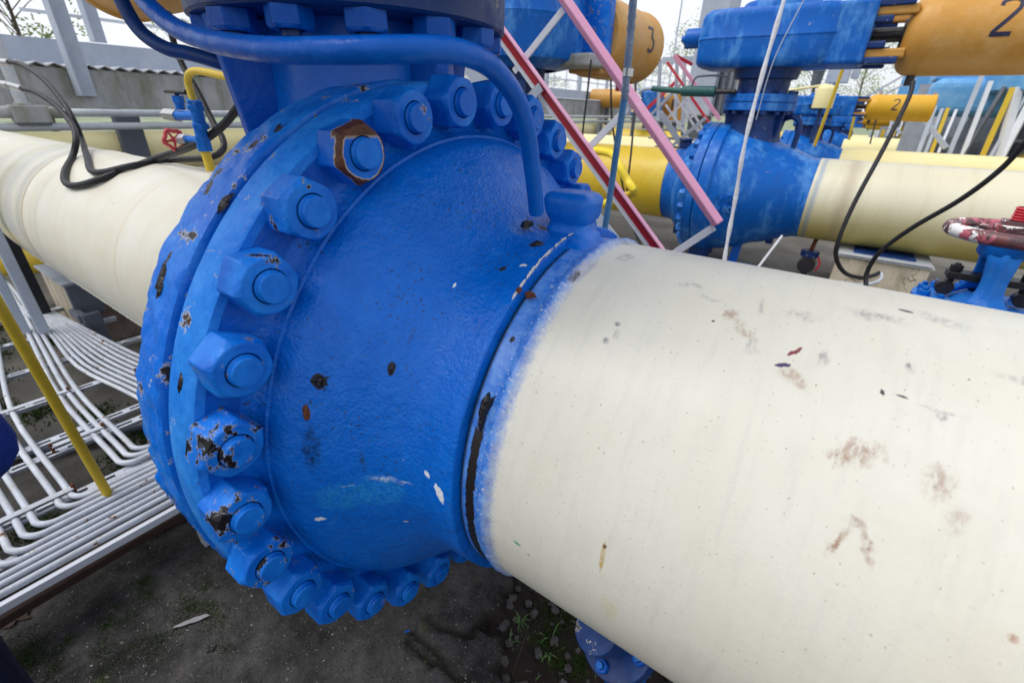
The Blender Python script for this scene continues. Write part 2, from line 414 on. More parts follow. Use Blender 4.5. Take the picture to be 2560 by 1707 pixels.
def blobs(t, uv, k, rlist, items, rough):
    """stains with a place of their own; items: u, v, half length, half width, angle, colour, strength, roughness of edge, gloss"""
    nn = t.n("ShaderNodeTexNoise"); t.l(uv, nn.inputs['Vector']); nn.inputs['Scale'].default_value = 55; nn.inputs['Detail'].default_value = 6; nn.inputs['Roughness'].default_value = .7
    n2 = t.n("ShaderNodeTexNoise"); t.l(uv, n2.inputs['Vector']); n2.inputs['Scale'].default_value = 140; n2.inputs['Detail'].default_value = 5
    streak = t.noise(t.scale(uv, (1, .35, 1)), 160, 4, .7)
    for (u, v, a, b, ang, col, stg, soft, edge) in items:
        off = t.n("ShaderNodeVectorMath", operation='SUBTRACT'); t.l(nn.outputs['Color'], off.inputs[0]); off.inputs[1].default_value = (.5, .5, .5)
        sc = t.n("ShaderNodeVectorMath", operation='SCALE'); t.l(off.outputs[0], sc.inputs[0]); sc.inputs['Scale'].default_value = edge
        ad = t.n("ShaderNodeVectorMath", operation='ADD'); t.l(uv, ad.inputs[0]); t.l(sc.outputs[0], ad.inputs[1])
        mp = t.n("ShaderNodeMapping", vector_type='TEXTURE'); t.l(ad.outputs[0], mp.inputs[0])
        mp.inputs['Location'].default_value = (u, v, 0); mp.inputs['Rotation'].default_value = (0, 0, rad(ang)); mp.inputs['Scale'].default_value = (a, b, 1)
        ln = t.n("ShaderNodeVectorMath", operation='LENGTH'); t.l(mp.outputs[0], ln.inputs[0])
        f = t.ramp(ln.outputs['Value'], 1-soft, 1+.05, stg, 0, smooth=True)
        if soft > .3: f = t.math('MULTIPLY', f, t.ramp(streak, .40, .56, .15, 1))
        k = t.mix(f, k, col)
        if rlist is not None: rough = t.mix(t.math('MULTIPLY', f, 1.), rough, (rlist,)*3)
    return k, rough

def body_mat():
    t = NT('blue_valve_body_paint'); uv = t.coord('uv'); c = t.coord('world')
    k = t.mix(t.ramp(t.noise(c, 4.5, 5), .42, .75, 0, .7, smooth=True), BLUE, (.0, .16, .70))
    k = t.mix(t.ramp(t.noise(t.scale(uv, (1, .5, 1)), 40, 5, .7), .45, .8, 0, .4), k, (.02, .20, .68))
    # fine pitting, crowded in patches
    k = t.mix(t.ramp(t.noise(t.scale(uv, (1, .12, 1)), 70, 5, .65), .55, .8, 0, .35), k, (.0, .06, .34))
    k = t.mix(t.ramp(t.noise(uv, 16, 8, .75, loc=(2, 9, 0)), .60, .74, 0, .35), k, (.08, .27, .72))
    p = t.math('MULTIPLY', t.ramp(t.noise(t.scale(uv, (1, .55, 1)), 210, 3, .6), .615, .635), t.ramp(t.noise(uv, 11, 3), .44, .60))
    k = t.mix(p, k, (.03, .03, .04))
    wp = t.ramp(t.noise(uv, 120, 2, .5, loc=(5, 5, 0)), .775, .785)
    k = t.mix(wp, k, (.6, .62, .68))
    items = [
        (-.663, .206, .011, .012, 0, (.008, .008, .01), 1, .15, .035),
        (-.58, .257, .006, .014, 5, (.02, .02, .03), 1, .15, .004),
        (-.673, .150, .005, .014, 10, (.10, .03, .01), 1, .1, .006),
        (-.664, .085, .014, .055, 3, (.002, .02, .06), .8, .6, .02),
        (-.60, .06, .005, .03, 6, (.02, .05, .12), .7, .6, .01),
        (-.569, .329, .005, .028, 0, (.02, .06, .2), .6, .6, .01),
        (-.457, .021, .009, .022, 20, (.75, .78, .82), 1, .05, .03),
        (-.488, .054, .006, .008, 30, (.7, .73, .8), 1, .05, .02),
        (-.673, -.072, .009, .006, 20, (.7, .72, .78), 1, .05, .025),
        (-.631, -.023, .045, .040, 0, (.01, .20, .55), .8, .35, .03),
        (-.575, -.017, .045, .050, 0, (.015, .22, .58), .8, .35, .03),
        (-.569, .016, .028, .010, 0, (.7, .75, .82), .9, .9, .04),
        (-.535, .010, .020, .004, 0, (.7, .75, .82), .9, .9, .04),
        (-.62, .0, .015, .002, 0, (.7, .75, .82), .8, .9, .03),
        (-.472, .654, .012, .010, 40, (.012, .01, .02), 1, .2, .035),
        (-.49, .548, .007, .009, 0, (.03, .03, .04), 1, .2, .02),
        (-.456, .571, .010, .004, 30, (.7, .7, .66), 1, .2, .02),
        (-.547, .461, .002, .007, 0, (.8, .8, .8), 1, .2, .003),
        (-.553, -.127, .006, .003, 0, (.5, .45, .4), 1, .2, .01),
        (-.50, .74, .014, .016, 0, (.02, .015, .015), 1, .3, .04),
        (-.53, .70, .03, .05, 0, (.2, .28, .5), .5, .8, .03),
    ]
    k, r = blobs(t, uv, k, .3, items, (.34,)*3)
    nrm = t.bump(t.noise(c, 170, 3, .5), .8, .0026); nrm = t.bump(t.noise(c, 60, 3, .5), .6, .005, nrm); nrm = t.bump(t.noise(c, 9, 2, .5), .25, .02, nrm)
    nrm = t.bump(p, -.6, .002, nrm)
    return t.done(k, t.ramp(t.noise(uv, 30, 5, .6), .35, .7, .22, .42), nrm, spec=.27)
M['body'] = body_mat()

def stub_mat():
    """sprayed blue end of the pipe fading into the cream coat, cream pipe with grubby marks"""
    t = NT('pipe_coat'); uv = t.coord('uv'); c = t.coord('world')
    sp = t.n("ShaderNodeSeparateXYZ"); t.l(uv, sp.inputs[0])
    cream = t.mix(t.ramp(t.noise(c, 3, 5), .35, .7), (.70, .668, .55), (.74, .72, .64))
    cream = t.mix(t.ramp(t.noise(t.scale(uv, (1, .12, 1)), 45, 5, .7), .5, .75, 0, .22), cream, (.42, .44, .42))
    cream = t.mix(t.ramp(t.noise(uv, 9, 7, .75), .5, .8, 0, .25), cream, (.5, .46, .42))
    cream = t.mix(t.ramp(t.noise(uv, 210, 2, .5), .70, .73, 0, .8), cream, (.2, .18, .16))
    x = t.math('ADD', sp.outputs[0], t.math('MULTIPLY', t.math('SUBTRACT', t.noise(uv, 60, 7, .8), .5), .028))
    f = t.ramp(x, -.372, -.347, 1, 0)
    spk = t.math('MULTIPLY', t.ramp(t.noise(uv, 300, 2, .6), .55, .6), t.ramp(x, -.372, -.335, .9, 0))
    blue = t.mix(t.ramp(t.noise(uv, 40, 5), .4, .65), (.03, .17, .62), (.12, .30, .72))
    blue = t.mix(t.math('MULTIPLY', t.ramp(t.noise(uv, 150, 3), .6, .64), t.ramp(sp.outputs[0], -.41, -.375, 0, .8)), blue, (.7, .72, .75))
    blue = t.mix(t.ramp(t.noise(uv, 120, 4, .6, loc=(3, 3, 0)), .69, .72), blue, (.04, .04, .05))
    k = t.mix(f, cream, blue); k = t.mix(spk, k, blue)
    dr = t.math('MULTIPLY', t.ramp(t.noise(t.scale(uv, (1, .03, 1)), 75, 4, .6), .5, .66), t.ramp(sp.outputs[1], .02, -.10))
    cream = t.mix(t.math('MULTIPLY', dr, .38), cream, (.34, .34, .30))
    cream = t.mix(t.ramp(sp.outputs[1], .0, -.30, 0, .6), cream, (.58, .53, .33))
    BR = (.36, .22, .15); GR = (.25, .23, .24); DK = (.05, .045, .05)
    items = [
        (-.091, .495, .016, .016, 0, BR, .7, .9, .02), (-.066, .468, .012, .035, 45, BR, .55, .9, .02),
        (-.045, .442, .012, .018, 0, GR, .6, .9, .02), (.012, .41, .03, .014, -30, BR, .7, .9, .02),
        (.007, .451, .0035, .013, -35, (.22, .04, .05), 1, .1, .008), (-.003, .423, .010, .0035, 25, (.06, .03, .12), 1, .1, .008),
        (.039, .454, .010, .020, 0, GR, .6, .9, .02), (-.109, .470, .0025, .002, 0, DK, 1, .1, 0),
        (-.243, .416, .008, .007, 0, GR, .8, .8, .01), (-.247, .38, .008, .009, 0, GR, .8, .8, .01), (-.235, .395, .007, .012, 0, GR, .5, .8, .01),
        (.122, .607, .010, .004, -10, DK, 1, .15, .004), (.089, .571, .045, .016, 0, GR, .65, .9, .03), (.16, .60, .04, .02, -30, GR, .35, .9, .03),
        (.168, .415, .008, .009, 0, GR, .9, .8, .01), (.168, .42, .03, .003, 0, GR, .5, .9, .01),
        (.104, .339, .030, .020, 20, BR, .75, .9, .03), (.085, .325, .014, .016, 0, BR, .75, .9, .03),
        (.177, .332, .018, .026, 10, BR, .55, .9, .03), (.20, .30, .012, .02, 0, BR, .4, .9, .03),
        (.108, .228, .006, .028, -20, BR, .8, .8, .015), (.135, .236, .007, .026, 25, BR, .8, .8, .015), (.118, .257, .012, .007, 0, BR, .6, .8, .015),
        (-.144, .055, .004, .034, 2, (.50, .36, .12), .85, .4, .003), (-.144, .077, .0032, .004, 0, (.15, .08, .04), 1, .3, .003),
        (-.12, -.045, .02, .045, 0, (.62, .5, .2), .4, .8, .01),
        (-.296, -.022, .011, .003, -20, (.03, .3, .16), 1, .3, .012), (-.272, -.035, .004, .002, -20, (.03, .3, .16), 1, .3, .006),
        (.109, .425, .003, .005, 20, DK, 1, .2, .01), (.129, .425, .007, .002, -10, DK, 1, .2, .006),
        (.132, .475, .007, .010, 0, GR, .8, .8, .01), (.262, .209, .006, .005, 0, (.45, .28, .2), .8, .4, .004),
        (-.013, .259, .006, .17, 3, (.62, .61, .56), .5, .7, .004),
        (-.13, .52, .03, .008, -10, GR, .4, .9, .02), (-.17, .545, .03, .01, 10, GR, .45, .9, .03), (.0, .53, .03, .014, 0, GR, .35, .9, .03),
        (-.055, .53, .006, .03, 5, GR, .5, .9, .02), (.24, .5, .035, .012, 0, GR, .4, .9, .03), (.3, .56, .03, .015, 0, GR, .4, .9, .03),
        (-.358, .52, .016, .045, -6, (.45, .45, .5), .9, .5, .01), (-.362, .49, .012, .022, -6, (.06, .06, .08), .95, .6, .02),
        (-.353, .70, .03, .035, 0, (.12, .13, .18), .6, .9, .03), (-.31, .60, .02, .03, 0, (.2, .18, .2), .5, .9, .03),
    ]
    items = [(*i_[:6], min(1, i_[6]*1.2), i_[7], i_[8]*1.7) for i_ in items]
    k, r = blobs(t, uv, k, None, items, (.4,)*3)
    # black tar run in the seam, a thin drip with ragged edge
    v = sp.outputs[1]; w = t.math('ADD', sp.outputs[0], t.math('MULTIPLY', t.math('SUBTRACT', t.noise(uv, 55, 5), .5), .012))
    band = t.math('MULTIPLY', t.ramp(w, -.4085, -.4075), t.ramp(w, -.3965, -.3955, 1, 0))
    band = t.math('MULTIPLY', band, t.ramp(v, .165, .155))
    band = t.math('MAXIMUM', t.ramp(v, 0, 0) if False else t.math('MULTIPLY', t.ramp(v, .175, .16), t.math('MULTIPLY', t.ramp(w, -.4125, -.411), t.ramp(w, -.3935, -.392, 1, 0))), 0.)
    k = t.mix(t.ramp(sp.outputs[0], -.4225, -.4185, .95, 0), k, (.02, .028, .03))
    k = t.mix(band, k, (.012, .009, .008))
    nrm = t.bump(t.noise(uv, 120, 3, .5), .22, .0015); nrm = t.bump(t.noise(uv, 16, 3), .25, .004, nrm)
    nrm = t.bump(band, .8, .002, nrm)
    # a few raised paint runs
    return t.done(k, .4, nrm)
M['pipecoat'] = stub_mat()

def left_cream():
    t = NT('left_pipe_coat'); uv = t.coord('uv')
    sp = t.n("ShaderNodeSeparateXYZ"); t.l(uv, sp.inputs[0])
    k = t.mix(t.ramp(t.noise(uv, 3, 5), .35, .7), (.66, .63, .50), (.72, .70, .62))
    k = t.mix(t.ramp(t.noise(t.scale(uv, (1, .15, 1)), 20, 6, .7), .5, .75, 0, .25), k, (.42, .4, .34))
    for x, w, col, s in ((-3.42, .02, (.35, .24, .1), .8), (-3.52, .1, (.3, .3, .28), .45), (-3.75, .16, (.42, .44, .46), .4), (-3.95, .1, (.3, .34, .16), .3), (-2.15, .02, (.62, .52, .38), .5), (-3.2, .05, (.5, .47, .42), .35)):
        d = t.math('ABSOLUTE', t.math('ADD', t.math('SUBTRACT', sp.outputs[0], x), t.math('MULTIPLY', t.math('SUBTRACT', t.noise(uv, 7, 5), .5), w*1.2)))
        k = t.mix(t.ramp(d, 0, w, s, 0, smooth=True), k, col)
    k = t.mix(t.ramp(t.noise(uv, 60, 2, .5), .72, .75, 0, .8), k, (.2, .18, .16))
    nrm = t.bump(t.noise(uv, 60, 3, .5), .2, .002); nrm = t.bump(t.noise(uv, 5, 3), .2, .01, nrm)
    return t.done(k, .35, nrm)
M['leftcoat'] = left_cream()

NV = thing('bolted_ball_valve', 'large close blue valve with a ring of thick hex nuts, nearest in the foreground', 'valve', (-1.17, YA, 0), 'blue pipeline valves')
C0 = (0, YA, ZA)
def pj(h, t): return nz((h*3, math.cos(t)*2, math.sin(t)*2), 2.2, .0025)
# closure half: flange, dome, neck
fl = MB().lathe(C0, (1, 0, 0), [(-.8440, .60), (-.8440, .7035), (-.839, .7095), (-.762, .7095), (-.756, .705), (-.7555, .63)], 144, jit=lambda h, t: nz((h*8, math.cos(t)*3, math.sin(t)*3), 1.5, .0012)).build('flange', 'blue_rim', NV)
fl2 = MB()
dome_prof = [(-.7555, .69), (-.7550, .636), (-.7535, .622), (-.747, .611), (-.735, .604), (-.7295, .6025), (-.728, .5975), (-.72, .5955), (-.70, .586), (-.68, .569), (-.66, .550), (-.64, .530), (-.62, .511), (-.60, .491), (-.58, .474), (-.56, .460), (-.54, .449), (-.52, .441), (-.50, .436), (-.48, .4345), (-.445, .434), (-.431, .433), (-.4285, .430), (-.4285, .39)]
P2 = []
for a, b in zip(dome_prof, dome_prof[1:]):
    for k in range(3): P2.append((a[0]+(b[0]-a[0])*k/3, a[1]+(b[1]-a[1])*k/3))
P2.append(dome_prof[-1])
MB().lathe(C0, (1, 0, 0), P2, 200, jit=pj, uvr=.5).build('closure_body', 'body', NV)
MB().lathe(C0, (1, 0, 0), [(-.7553, .69), (-.7548, .62)], 144).build('flange_face', 'blue_plain', NV)
# recess between the flanges, cut rough outer flange
MB().lathe(C0, (1, 0, 0), [(-.868, .688), (-.840, .688)], 96).build('joint_ring', 'gap_shade', NV)
def rough(h, t):
    k = .25+.75*max(0, math.cos(t+.25))
    w = t*18+h*22                     # torch cut ripples, slightly slanted
    return k*(.0045*noise.noise(Vector((w*1.6, h*12, 2)))+nz((h*16, w*.6, 3), 1, .006)+nz((h*60, t*40, 3), 1.5, .004)+nz((h*6, t*6, 3), 1.2, .005))
lf = [(-.8605, .60), (-.8605, .704), (-.8635, .712)] + [(-.8640-.006*i, .7145) for i in range(1, 17)] + [(-.963, .709), (-.968, .70), (-.972, .66)]
MB().lathe(C0, (1, 0, 0), lf, 420, jit=lambda h, t: rough(h, t) if h < -.8645 else 0).build('body_flange', 'blue_cast', NV)
rear = [(-.970, .66), (-.985, .655), (-1.05, .65), (-1.12, .62), (-1.19, .56), (-1.26, .50), (-1.33, .455), (-1.40, .432), (-1.46, .42), (-1.48, .40)]
MB().lathe(C0, (1, 0, 0), rear, 120, jit=pj).build('body', 'blue', NV)
# nuts on their studs: placed by the measured pitch
PH, DPH = rad(48.259), rad(11.889)
for i in range(-4, 26):
    a = PH + i*DPH
    if i > 24: break
    y = YA + .6696*math.cos(a); z = ZA + .6696*math.sin(a)
    # our list runs clockwise from the far side over the top to the near side
    c = (-.7552, y, z); ph = a*1 + random.uniform(-.5, .5)
    mt = {6: 'nut_rust', 8: 'nut_tar', 9: 'nut_tar', 10: 'nut_tar2', 11: 'nut_tar', 12: 'nut_tar', 13: 'nut_chip', 14: 'nut_chip', 7: 'nut_chip'}.get(i, 'nut')
    lab = {6: 'nut with paint flaked off to brown rust round its face', 10: 'nut and stud thick with black tar'}.get(i)
    h = hexnut(c, (1, 0, 0), .0545, .062, .027, 0, ph).build('hex_nut', mt, NV, bevel=.0025, loc=c)
    if lab: h['label'] = lab
    stm = {10: 'nut_tar2', 11: 'nut_tar2', 12: 'nut_tar2', 9: 'nut_tar'}.get(i, 'nut')
    sc = Vector(c)+Vector((.0615, 0, 0))
    stud(sc, (1, 0, 0), .0252, .0145).build('stud_end', stm, h, bevel=.002, loc=sc)
# lug on the closure
lug = MB()
def superbox(s, c, sz, n=24, e=.45, jit=0):
    vs = []; fs = []
    for i in range(n+1):
        ph = -math.pi/2+math.pi*i/n
        for j in range(2*n):
            th = math.pi*j/n
            f = lambda w, q: math.copysign(abs(w)**q, w)
            x = f(math.cos(ph), e)*f(math.cos(th), e); y = f(math.cos(ph), e)*f(math.sin(th), e); z = f(math.sin(ph), e)
            p = Vector((x*sz[0], y*sz[1], z*sz[2]))
            p *= 1+noise.noise(p*30)*jit
            vs.append(Vector(c)+p)
    for i in range(n):
        for j in range(2*n): fs.append((i*2*n+j, i*2*n+(j+1) % (2*n), (i+1)*2*n+(j+1) % (2*n), (i+1)*2*n+j))
    return s.add(vs, fs, True)
# waisted pedestal and overhanging cap
def lug_sec(h):    # half widths along x and y at height h above the neck
    T = [(-.04, .085, .08), (-.012, .066, .056), (.004, .051, .042), (.014, .049, .041), (.026, .058, .047), (.036, .0615, .050), (.060, .062, .050), (.071, .056, .044), (.078, .040, .028)]
    for a, b in zip(T, T[1:]):
        if a[0] <= h <= b[0]:
            f = (h-a[0])/(b[0]-a[0]); f = f*f*(3-2*f); return a[1]+(b[1]-a[1])*f, a[2]+(b[2]-a[2])*f
    return T[-1][1:]
LC = Vector((-.453, .868, 1.397)); tilt = Matrix.Rotation(rad(0), 3, 'X')
vs = []; fs = []; n = 40; rows = 26
for k in range(rows+1):
    h = -.04+.1179*k/rows; hx, hy = lug_sec(h)
    for j in range(n):
        th = 2*math.pi*j/n; f = lambda w: math.copysign(abs(w)**.42, w)
        p = Vector((f(math.cos(th))*hx*.88, f(math.sin(th))*hy*.85, h)); p.x += nz(p, 25, .004); p.y += nz(p+Vector((3, 0, 0)), 25, .004); p.z += nz(p+Vector((0, 3, 0)), 20, .003)
        vs.append(LC + tilt @ p)
fs = [(k*n+j, k*n+(j+1) % n, (k+1)*n+(j+1) % n, (k+1)*n+j) for k in range(rows) for j in range(n)]
fs.append(tuple(rows*n+j for j in range(n)))
lug.add(vs, fs, True)
lug.build('lifting_lug', 'blue', NV)
# stem neck, gussets, bonnet flange with the nuts under it
SX = -1.085
MB().lathe((SX, YA, 0), (0, 0, 1), [(1.35, .30), (1.5, .25), (1.62, .232), (1.79, .228)], 72, jit=lambda h, t: nz((h*8, math.cos(t)*3, math.sin(t)*3), 1.5, .003)).build('neck', 'blue', NV)
for k, ph in enumerate((24+36+4, 28, -52, -100, 100, 150, 200, 250)):   # degrees from the camera side round the neck
    pass
GS = -1
toward = math.atan2(-YA, -SX)          # direction from the stem to the camera
for g in range(4):
    a = toward + GS*rad(60) + GS*g*rad(90)
    d = Vector((math.cos(a), math.sin(a), 0)); w = Vector((-d.y, d.x, 0))*.016
    b0 = Vector((SX, YA, 0))
    q = [b0+d*.21+Vector((0, 0, 1.36)), b0+d*.285+Vector((0, 0, 1.42)), b0+d*.338+Vector((0, 0, 1.777)), b0+d*.21+Vector((0, 0, 1.777))]
    MB().add([p-w for p in q]+[p+w for p in q], [(0, 1, 2, 3), (7, 6, 5, 4), (0, 4, 5, 1), (1, 5, 6, 2), (2, 6, 7, 3), (3, 7, 4, 0)]).build('gusset', 'blue_plain', NV, bevel=.004)
MB().lathe((SX, YA, 0), (0, 0, 1), [(1.779, .2), (1.779, .352), (1.784, .358), (1.855, .359), (1.86, .352), (1.86, .2)], 120).build('bonnet_flange', 'blue_dark', NV)
MB().lathe((SX, YA, 0), (0, 0, 1), [(1.868, .2), (1.868, .352), (1.873, .357), (1.945, .357), (1.95, .35), (1.95, .26), (2.2, .24), (2.2, 0.01)], 120).build('upper_flange', 'blue_dark', NV)
for g in range(14):
    a = toward + rad(3) - g*rad(360/14)
    c = Vector((SX+.312*math.cos(a), YA+.312*math.sin(a), 1.7785))
    h = hexnut(c, (0, 0, -1), .044, .036, .022, 0, a).build('bonnet_nut', 'blue_plain', NV, bevel=.002, loc=c)
    MB().cyl(c-Vector((0, 0, .0365)), c-Vector((0, 0, .046)), .019, 16).build('stud_end', 'blue_dark', h, loc=c)
# mark geometry: torn paint flakes standing on the seam edge
flk = MB()
for k in range(46):
    th = rad(random.uniform(55, 92)); rr = .4345
    u = Vector((0, -math.cos(th), math.sin(th))); tdir = Vector((0, math.sin(th), math.cos(th)))
    c = Vector((-.4295+random.uniform(-.0015, .0015), YA, ZA))+u*rr
    L = random.uniform(.002, .012); wv = random.uniform(.0012, .003)
    flk.add([c-tdir*L+u*.001, c+tdir*L+u*.001, c+tdir*L*.6+u*.0016+Vector((wv, 0, 0)), c-tdir*L*.7+u*.0012+Vector((wv*.8, 0, 0)), c+u*.0025+Vector((-wv, 0, 0))], [(0, 1, 2, 3), (0, 4, 1)])
flk.build('paint_flake', 'beige_flake', NV)

# ---------------------------------------------------------------- near pipe run
pr = [(-.4285, .402), (-.4240, .412)] + [(-.42+.01*i, .412) for i in range(4)] + [(-.3835, .413), (-.380, .4155), (-.374, .4185), (-.368, .4185), (-.362, .4155), (-.358, .4115)]
pr = [(h, r) for h, r in pr] + [(-.35+.05*i, .410) for i in range(8)]+[(.1+.3*i, .41) for i in range(30)]
def bead(h, t):
    j = 0
    if -.384 < h < -.357: j += nz((h*60, t*55, 0), 1.3, .0042)
    return j
MB().lathe(C0, (1, 0, 0), pr, 260, jit=bead, uvr=.41).build('discharge_pipe', 'pipecoat')
o = bpy.data.objects['discharge_pipe']
tag(o, 'thick cream pipe with smudges filling the lower right, welded to the close blue valve', 'pipe')
LP = thing('inlet_pipe', 'cream pipe with brown weld ring leaving the left side of the close blue valve', 'pipe', (-3.4, YA, 0))
lp = [(-1.82-.1*i, .4) for i in range(56)]
lp = [(-1.47-.08*i, .40) for i in range(24)] + [(-3.39, .40), (-3.40, .4035), (-3.42, .405), (-3.44, .4035), (-3.45, .40)] + [(-3.5-.1*i, .40) for i in range(38)]
MB().lathe(C0, (1, 0, 0), lp, 160, uvr=.4).build('shell', 'leftcoat', LP)
seam = MB()
th0 = rad(-37)
pts = []
for k in range(130):
    x = -1.49-k*.0225; u = Vector((0, -math.cos(th0), math.sin(th0)))
    pts.append(Vector((x, YA, ZA))+u*(.3995)+Vector((0, nz((x*14, 0, 0), 2, .003), nz((x*14, 5, 0), 2, .003))))
seam.tube(pts, lambda f: .007+.0012*math.sin(f*400), 8, smoothpath=False).build('weld_seam', 'leftcoat', LP)
# elbow into the ground beyond the frame
el = [Vector((-7.2-.62*math.sin(rad(a)), YA, ZA-.62+.62*math.cos(rad(a)))) for a in range(0, 91, 10)] + [Vector((-7.82, YA, -.05))]
MB().tube(el, .40, 48, smoothpath=False).build('elbow', 'cream', LP)

# two bent tubes over the close valve
def px_path(l): return [survey(a, b, Y=c) for a, b, c in l]
h1 = px_path([(330, -60, .40), (360, 0, .40), (430, 64, .385), (510, 99, .37), (606, 118, .36), (710, 127, .36), (815, 127, .37), (921, 126, .39), (1061, 124, .44), (1149, 131, .49), (1219, 161, .55), (1270, 214, .60), (1300, 268, .635), (1318, 330, .66), (1328, 402, .685), (1337, 480, .71), (1341, 530, .73)])
tag(MB().tube(h1, .0142, 16).build('drain_tube', 'blue_plain'), 'bent blue tube arching over the nuts of the close valve down to its shoulder', 'tube', 'bent blue tubes of the close valve')
h2 = px_path([(285, -60, .50), (303, 0, .50), (351, 78, .51), (415, 121, .53), (478, 136, .56), (558, 160, .60), (606, 182, .64), (640, 230, .70)])
tag(MB().tube(h2, .0150, 16).build('drain_tube', 'blue_dark'), 'bent dark blue tube with yellow specks, outer of two at the top left', 'tube', 'bent blue tubes of the close valve')

# ================================================================= background: second line
Y2, Z2, RP = 6.058, .832, .41
def stem_valve(loc, label, bx=1, orange_dir='x', with_act=True, group='blue pipeline valves', detail=True):
    """valve on a line parallel to X; origin on the ground under its stem"""
    T = thing('pipeline_valve', label, 'valve', loc, group)
    X, Y, _ = loc; c = (X, Y, Z2); n = 72 if detail else 36
    A = (1, 0, 0)
    mt = 'blue_weather'
    MB().lathe(c, A, [(-.305, .60), (-.305, .713), (-.30, .719), (-.19, .719), (-.18, .70), (-.16, .69)], n).build('body_flange', mt, T)
    MB().lathe(c, A, [(-.16, .69), (-.08, .68), (.03, .655), (.15, .615), (.28, .549), (.41, .515), (.50, .478), (.57, .448), (.645, .421), (.70, .412), (.73, .41), (.73, .30)], n, jit=lambda h, t: nz((h*4, math.cos(t)*2, math.sin(t)*2), 2, .006)).build('body', mt, T)
    MB().lathe(c, A, [(-.315, .68), (-.305, .68)], n).build('joint_ring', 'blue_dark', T)
    MB().lathe(c, A, [(-.315, .60), (-.315, .71), (-.32, .716), (-.41, .716), (-.415, .71), (-.416, .61), (-.43, .595), (-.50, .58), (-.56, .54), (-.62, .47), (-.67, .42), (-.78, .405), (-.78, .3)], n).build('closure_body', mt, T)
    nn = 30
    for k in range(nn):
        a = k*2*math.pi/nn; cc = Vector((X-.416, Y-.67*math.cos(a), Z2+.67*math.sin(a)))
        if math.cos(a) < -.5 and math.sin(a) < .5: continue
        hexnut(cc, (-1, 0, 0), .052, .06, .025, 0, a).build('hex_nut', mt, T, loc=cc)
    # top lug
    MB().box((X-.70, Y, Z2+.46), (.13, .09, .09)).cyl((X-.70, Y, Z2+.5), (X-.70, Y, Z2+.53), .085, 20).build('lifting_lug', 'blue_dark', T, bevel=.02)
    # stem neck and flange pair
    MB().lathe((X, Y, 0), (0, 0, 1), [(1.25, .33), (1.4, .29), (1.5, .27), (1.67, .265)], 48).build('neck', 'blue_dark', T)
    for g in range(6):
        a = g*math.pi/3+.55; d = Vector((math.cos(a), math.sin(a), 0)); w = Vector((-d.y, d.x, 0))*.015; b0 = Vector((X, Y, 0))
        q = [b0+d*.25+Vector((0, 0, 1.38)), b0+d*.29+Vector((0, 0, 1.42)), b0+d*.335+Vector((0, 0, 1.668)), b0+d*.25+Vector((0, 0, 1.668))]
        MB().add([p-w for p in q]+[p+w for p in q], [(0, 1, 2, 3), (7, 6, 5, 4), (0, 4, 5, 1), (1, 5, 6, 2), (2, 6, 7, 3), (3, 7, 4, 0)]).build('gusset', 'blue_dark', T)
    MB().lathe((X, Y, 0), (0, 0, 1), [(1.669, .2), (1.669, .352), (1.674, .358), (1.738, .358), (1.742, .352), (1.742, .34), (1.75, .34), (1.75, .352), (1.755, .358), (1.817, .358), (1.822, .352), (1.822, .2)], 64).build('bonnet_flange', 'blue_weather', T)
    MB().lathe((X, Y, 0), (0, 0, 1), [(1.8, .245), (1.96, .25), (1.965, .30), (2.0, .31), (2.06, .32)], 48).build('upper_neck', 'blue_dark', T)
    for g in range(14):
        a = g*2*math.pi/14+.1
        for z, s in ((1.668, -1), (1.823, 1)):
            cc = Vector((X+.315*math.cos(a), Y+.315*math.sin(a), z))
            hexnut(cc, (0, 0, s), .034, .035, .016, 0, a).build('bonnet_nut', 'blue_dark', T, loc=cc)
    # bypass tube and foot
    MB().tube([(X+.44, Y-.05, 1.30), (X+.45, Y-.05, 1.5), (X+.43, Y-.05, 1.58), (X+.36, Y-.05, 1.62), (X+.28, Y, 1.6)], .028, 12).build('bypass_tube', 'blue_dark', T)
    MB().bar((X+.14, Y-.1, .02), (X+.16, Y-.1, .36), .09, .10, (0, 1, 0)).box((X+.22, Y-.14, .012), (.34, .22, .02)).build('foot', 'blue', T, bevel=.006)
    MB().bar((X-.28, Y-.1, .0), (X-.22, Y-.1, .30), .22, .2, (0, 1, 0)).build('foot', 'blue_dark', T, bevel=.01)
    for dx, zz in ((.47, -.47), (-.16, -.69), (-.60, -.52)):
        MB().cyl((X+dx, Y-.08, Z2+zz-.05), (X+dx, Y-.08, Z2+zz+.08), .04, 16).build('drain_plug', 'blue_dark', T)
    return T
V2 = stem_valve((-1.02, Y2, 0), 'weathered blue valve carrying the actuator whose orange cylinder shows a large 2', detail=True)

# embossed casting marks on its flank
def text_mesh(body, size, extrude):
    cu = bpy.data.curves.new('t', 'FONT'); cu.body = body; cu.size = size; cu.extrude = extrude*1.8; cu.align_x = 'CENTER'; cu.align_y = 'CENTER'; cu.bevel_depth = .002
    ob = bpy.data.objects.new('t', cu); COL.objects.link(ob); dg = bpy.context.evaluated_depsgraph_get()
    me = bpy.data.meshes.new_from_object(ob.evaluated_get(dg)); bpy.data.objects.remove(ob); return me
def emboss(body, size, x, zc, parent, mat):
    me = text_mesh(body, size, .006)
    for v in me.vertices:      # wrap the letters on the shell
        r = .672-.10*(v.co.x+.06) + v.co.z; th = (zc-Z2+v.co.y)/.66
        v.co = Vector((x+v.co.x, Y2-r*math.cos(th), Z2+r*math.sin(th)))-wloc(parent)
    me.materials.append(M[mat]); ob = bpy.data.objects.new('casting_mark', me); COL.objects.link(ob); ob.parent = parent
emboss('Py 80', .095, -1.02, .83, V2, 'blue_weather'); emboss('Dy 800', .095, -1.02, .715, V2, 'blue_weather')

